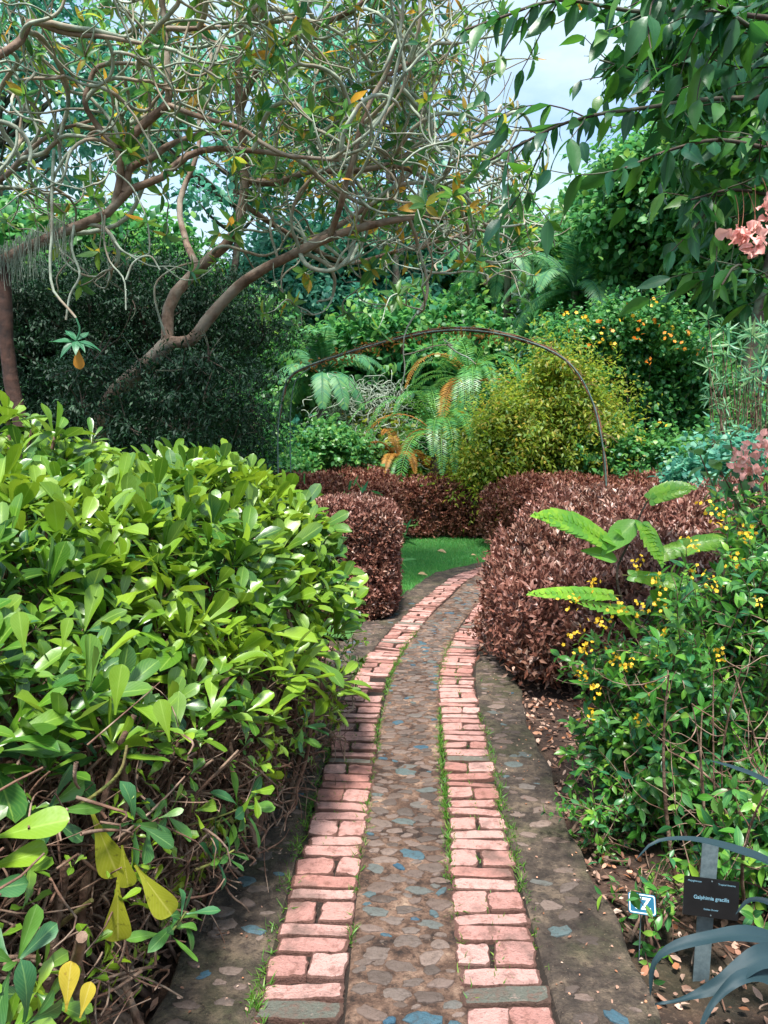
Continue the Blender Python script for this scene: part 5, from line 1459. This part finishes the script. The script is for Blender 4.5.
# ================================================================== OVERHANGING TREE, top right, with pink bracts
root = empty('overhanging_shrub', (2.6, 3.0, 0), 'tall dark-leaved shrub with pink bract clusters, branches overhanging from the upper right', 'shrub')
rng = R(220)
g = Geo()
for (p, r0, r1) in (([(2.6, 3.0, -.05), (2.62, 3.0, 1.0), (2.55, 2.95, 2.0), (2.3, 2.8, 3.0), (2.0, 2.7, 3.9)], .07, .03), ([(2.65, 3.1, -.05), (2.8, 3.1, 1.2), (2.85, 3.2, 2.6), (2.7, 3.3, 3.9)], .06, .03)):
    tubes(g, spline(p, 20), np.linspace(r0, r1, 20), 10)
g.build('trunk', M_BARK, root)
br = [
    [(830, 92, 2.9), (768, 97, 2.85), (700, 100, 2.75), (645, 108, 2.65), (600, 114, 2.6), (560, 125, 2.55), (525, 142, 2.5), (490, 160, 2.5)],
    [(840, 20, 2.9), (768, 18, 2.7), (700, 8, 2.6), (640, 12, 2.5), (560, 0, 2.4), (500, 18, 2.35), (465, 30, 2.3)],
    [(840, -30, 2.4), (760, -30, 2.2), (715, -25, 2.0), (670, -15, 1.95), (630, -20, 1.9)],
    [(840, 150, 3.0), (780, 150, 2.8), (720, 140, 2.6), (670, 150, 2.5), (625, 168, 2.4)],
    [(840, 60, 3.4), (770, 55, 3.2), (700, 60, 3.1), (650, 72, 3.0), (600, 60, 3.0)],
    [(840, 210, 3.0), (800, 205, 2.9), (768, 195, 2.8), (730, 190, 2.7), (690, 200, 2.6)],
    [(840, 330, 2.9), (800, 300, 2.8), (765, 280, 2.7), (738, 265, 2.6), (722, 285, 2.55)],
    [(840, 250, 3.3), (800, 240, 3.2), (760, 215, 3.1), (720, 220, 3.0)],
    [(840, -60, 3.2), (740, -50, 3.0), (690, -20, 2.9), (665, 10, 2.8), (655, 30, 2.75)],
    [(840, 120, 2.3), (790, 60, 2.2), (740, 20, 2.1), (690, -10, 2.0)],
]
g = Geo(); shoots = []; tr = np.array([2.62, 2.95, 2.4])
for b in br:
    pp = spline([at(*q) for q in b], 20); st0 = pp[0]
    full = np.vstack([bez(np.array([[2.58, 2.95, max(.8, st0[2] - .8)]]), (st0[None] + np.array([[.3, .1, -.2]])), st0[None], 6)[0][:-1], pp])
    tubes(g, full, np.linspace(.013, .0035, len(full)), 7)
    k = rng.integers(1, 20, 12); P = pp[k]; tg_ = nrm(np.gradient(pp, axis=0))[k]
    sp = grow(rng, P, tg_ * .8 + rdir(rng, 12) * .8, rng.uniform(.12, .34, 12), 8, .3, (0, 0, -.02)); tubes(g, sp, np.linspace(.003, .0016, 8)[None], 5)
    shoots.append(sp); shoots.append(np.stack([spline(pp[6:], 8)]))
g.build('branches', M_BARK, root)
g = Geo()
for sp in shoots:
    p, d, nn = pairs_on(rng, sp, .062, .15, ang=1.1, jit=.3)
    l = .105 * rng.uniform(.5, 1.35, len(p)); leaves(g, p, d + np.array([0, 0, -.75]), rdir(rng, len(p), .9), l, l * .185, 'ovate', 4, bend=rng.uniform(.1, .9, len(p)), cup=.2, wave=.08, rng=rng)
# dense upper right mass
bl = []
for i in range(60):
    px = rng.uniform(655, 830); py = rng.uniform(-60, 200)
    if px < 690 and py > 120: py -= 110
    c, r = px_blob(px, py, rng.uniform(2.9, 3.9), 32, 26, .2); bl.append((*c, *r))
crown(g, rng, bl, 2700, .105, .21, 'ovate', 2, droop=.7, surf=.9, up=.5, bend=.5)
g.build('foliage', M_MUS, root)
def bracts(px, py, Y, w, h, n, seed, label):
    rng = R(seed); g = Geo(); c = at(px, py, Y); k = Y / F_
    P = c + rng.normal(0, 1, (n, 3)) * np.array([w * k * .3, .02, h * k * .3])
    D = rdir(rng, n, -.5) + np.array([0, -.3, 0])
    leaves(g, P - D * .012, D, rdir(rng, n) + np.array([-.1, -.8, .5]), rng.uniform(.028, .045, n), rng.uniform(.012, .019, n), 'petal', 4, bend=rng.uniform(.2, 1.4, n), cup=rng.uniform(.2, .8, n), wave=.25, rng=rng)
    o = g.build("bract_cluster", M_PINK, root); o["label"] = label; return c
bracts(742, 234, 2.3, 26, 30, 16, 1, 'pair of salmon pink bract clumps hanging at the right edge'); bracts(756, 246, 2.25, 24, 22, 14, 2, 'salmon pink bracts under the pair'); bracts(770, 215, 2.3, 18, 34, 14, 3, 'salmon bracts cut by the frame')
g = Geo()
for (x0, y0, x1, y1) in ((742, 190, 742, 226), (748, 192, 757, 232), (755, 185, 752, 238), (762, 178, 768, 205), (735, 195, 738, 228)):
    a, b = at(x0, y0, 2.35), at(x1, y1, 2.3); tubes(g, bez(a[None], ((a + b) / 2 + np.array([.01, 0, .01]))[None], b[None], 6), .0011, 5)
g.build('flower_stalks', bark_mat('red_stalk', '#6a3a2c', '#8a5a3c', None, 30), root)
root2 = root
# lower clump on its own low plant
root = empty('flowering_shrub', (2.1, 3.6, 0), 'shrub with a salmon pink bract cluster above the copper hedge at the right edge', 'shrub')
for a in ((745, 455, 24, 26, 16, 5), (762, 448, 22, 26, 16, 6), (752, 468, 20, 18, 12, 7), (775, 460, 20, 24, 14, 8)):
    bracts(a[0], a[1], 3.3, a[2] * 1.1, a[3] * 1.1, a[4] + 6, a[5], 'salmon pink bracts')
tips = np.array([at(x, y, 3.4) for x, y in ((745, 460), (730, 440), (720, 470), (765, 470), (780, 450), (700, 455), (760, 500), (735, 500))])
g = Geo(); b0 = np.stack([2.1 + rng.normal(0, .1, 8), 3.6 + rng.normal(0, .1, 8), np.zeros(8)], 1); st = bez(b0, (b0 + tips) / 2 + rng.normal(0, .05, (8, 3)), tips, 9)
tubes(g, st, np.linspace(.008, .003, 9)[None], 6); g.build('stems', M_STEM, root)
g = Geo(); p, d, nn = pairs_on(rng, st[:, 4:], .05, .1, ang=1.0); l = .10 * rng.uniform(.6, 1.2, len(p)); leaves(g, p, d + np.array([0, 0, -.2]), nn, l, l * .24, 'ovate', 2, bend=.5, cup=.2); g.build('foliage', M_T_MID, root)

# ================================================================== HAZE
hz = NT('haze_air'); hz.t.nodes.remove(hz.out); ho = hz.n('ShaderNodeOutputMaterial')
pv = hz.n('ShaderNodeVolumePrincipled'); pv.inputs['Color'].default_value = (.72, .9, .95, 1); pv.inputs['Density'].default_value = HAZE
hz.l(pv.outputs[0], ho.inputs['Volume'])
g = Geo(); V = np.array([[x, y, z] for x in (-260, 260) for y in (-260, 260) for z in (-4, 29)], float)
g.add(V, [[0, 1, 3, 2], [4, 6, 7, 5], [0, 4, 5, 1], [2, 3, 7, 6], [0, 2, 6, 4], [1, 5, 7, 3]])
if HAZE > 0:
    o = tag(g.build('haze', hz.m, None, False), 'pale humid air between the garden and the far trees', 'haze', kind='stuff')

place_leaf(seedling, 'leaf', 631, 891, 1.96, 641, 912, None, .22, M_MUS, prof='ovate', nn=(0, -1, .3))
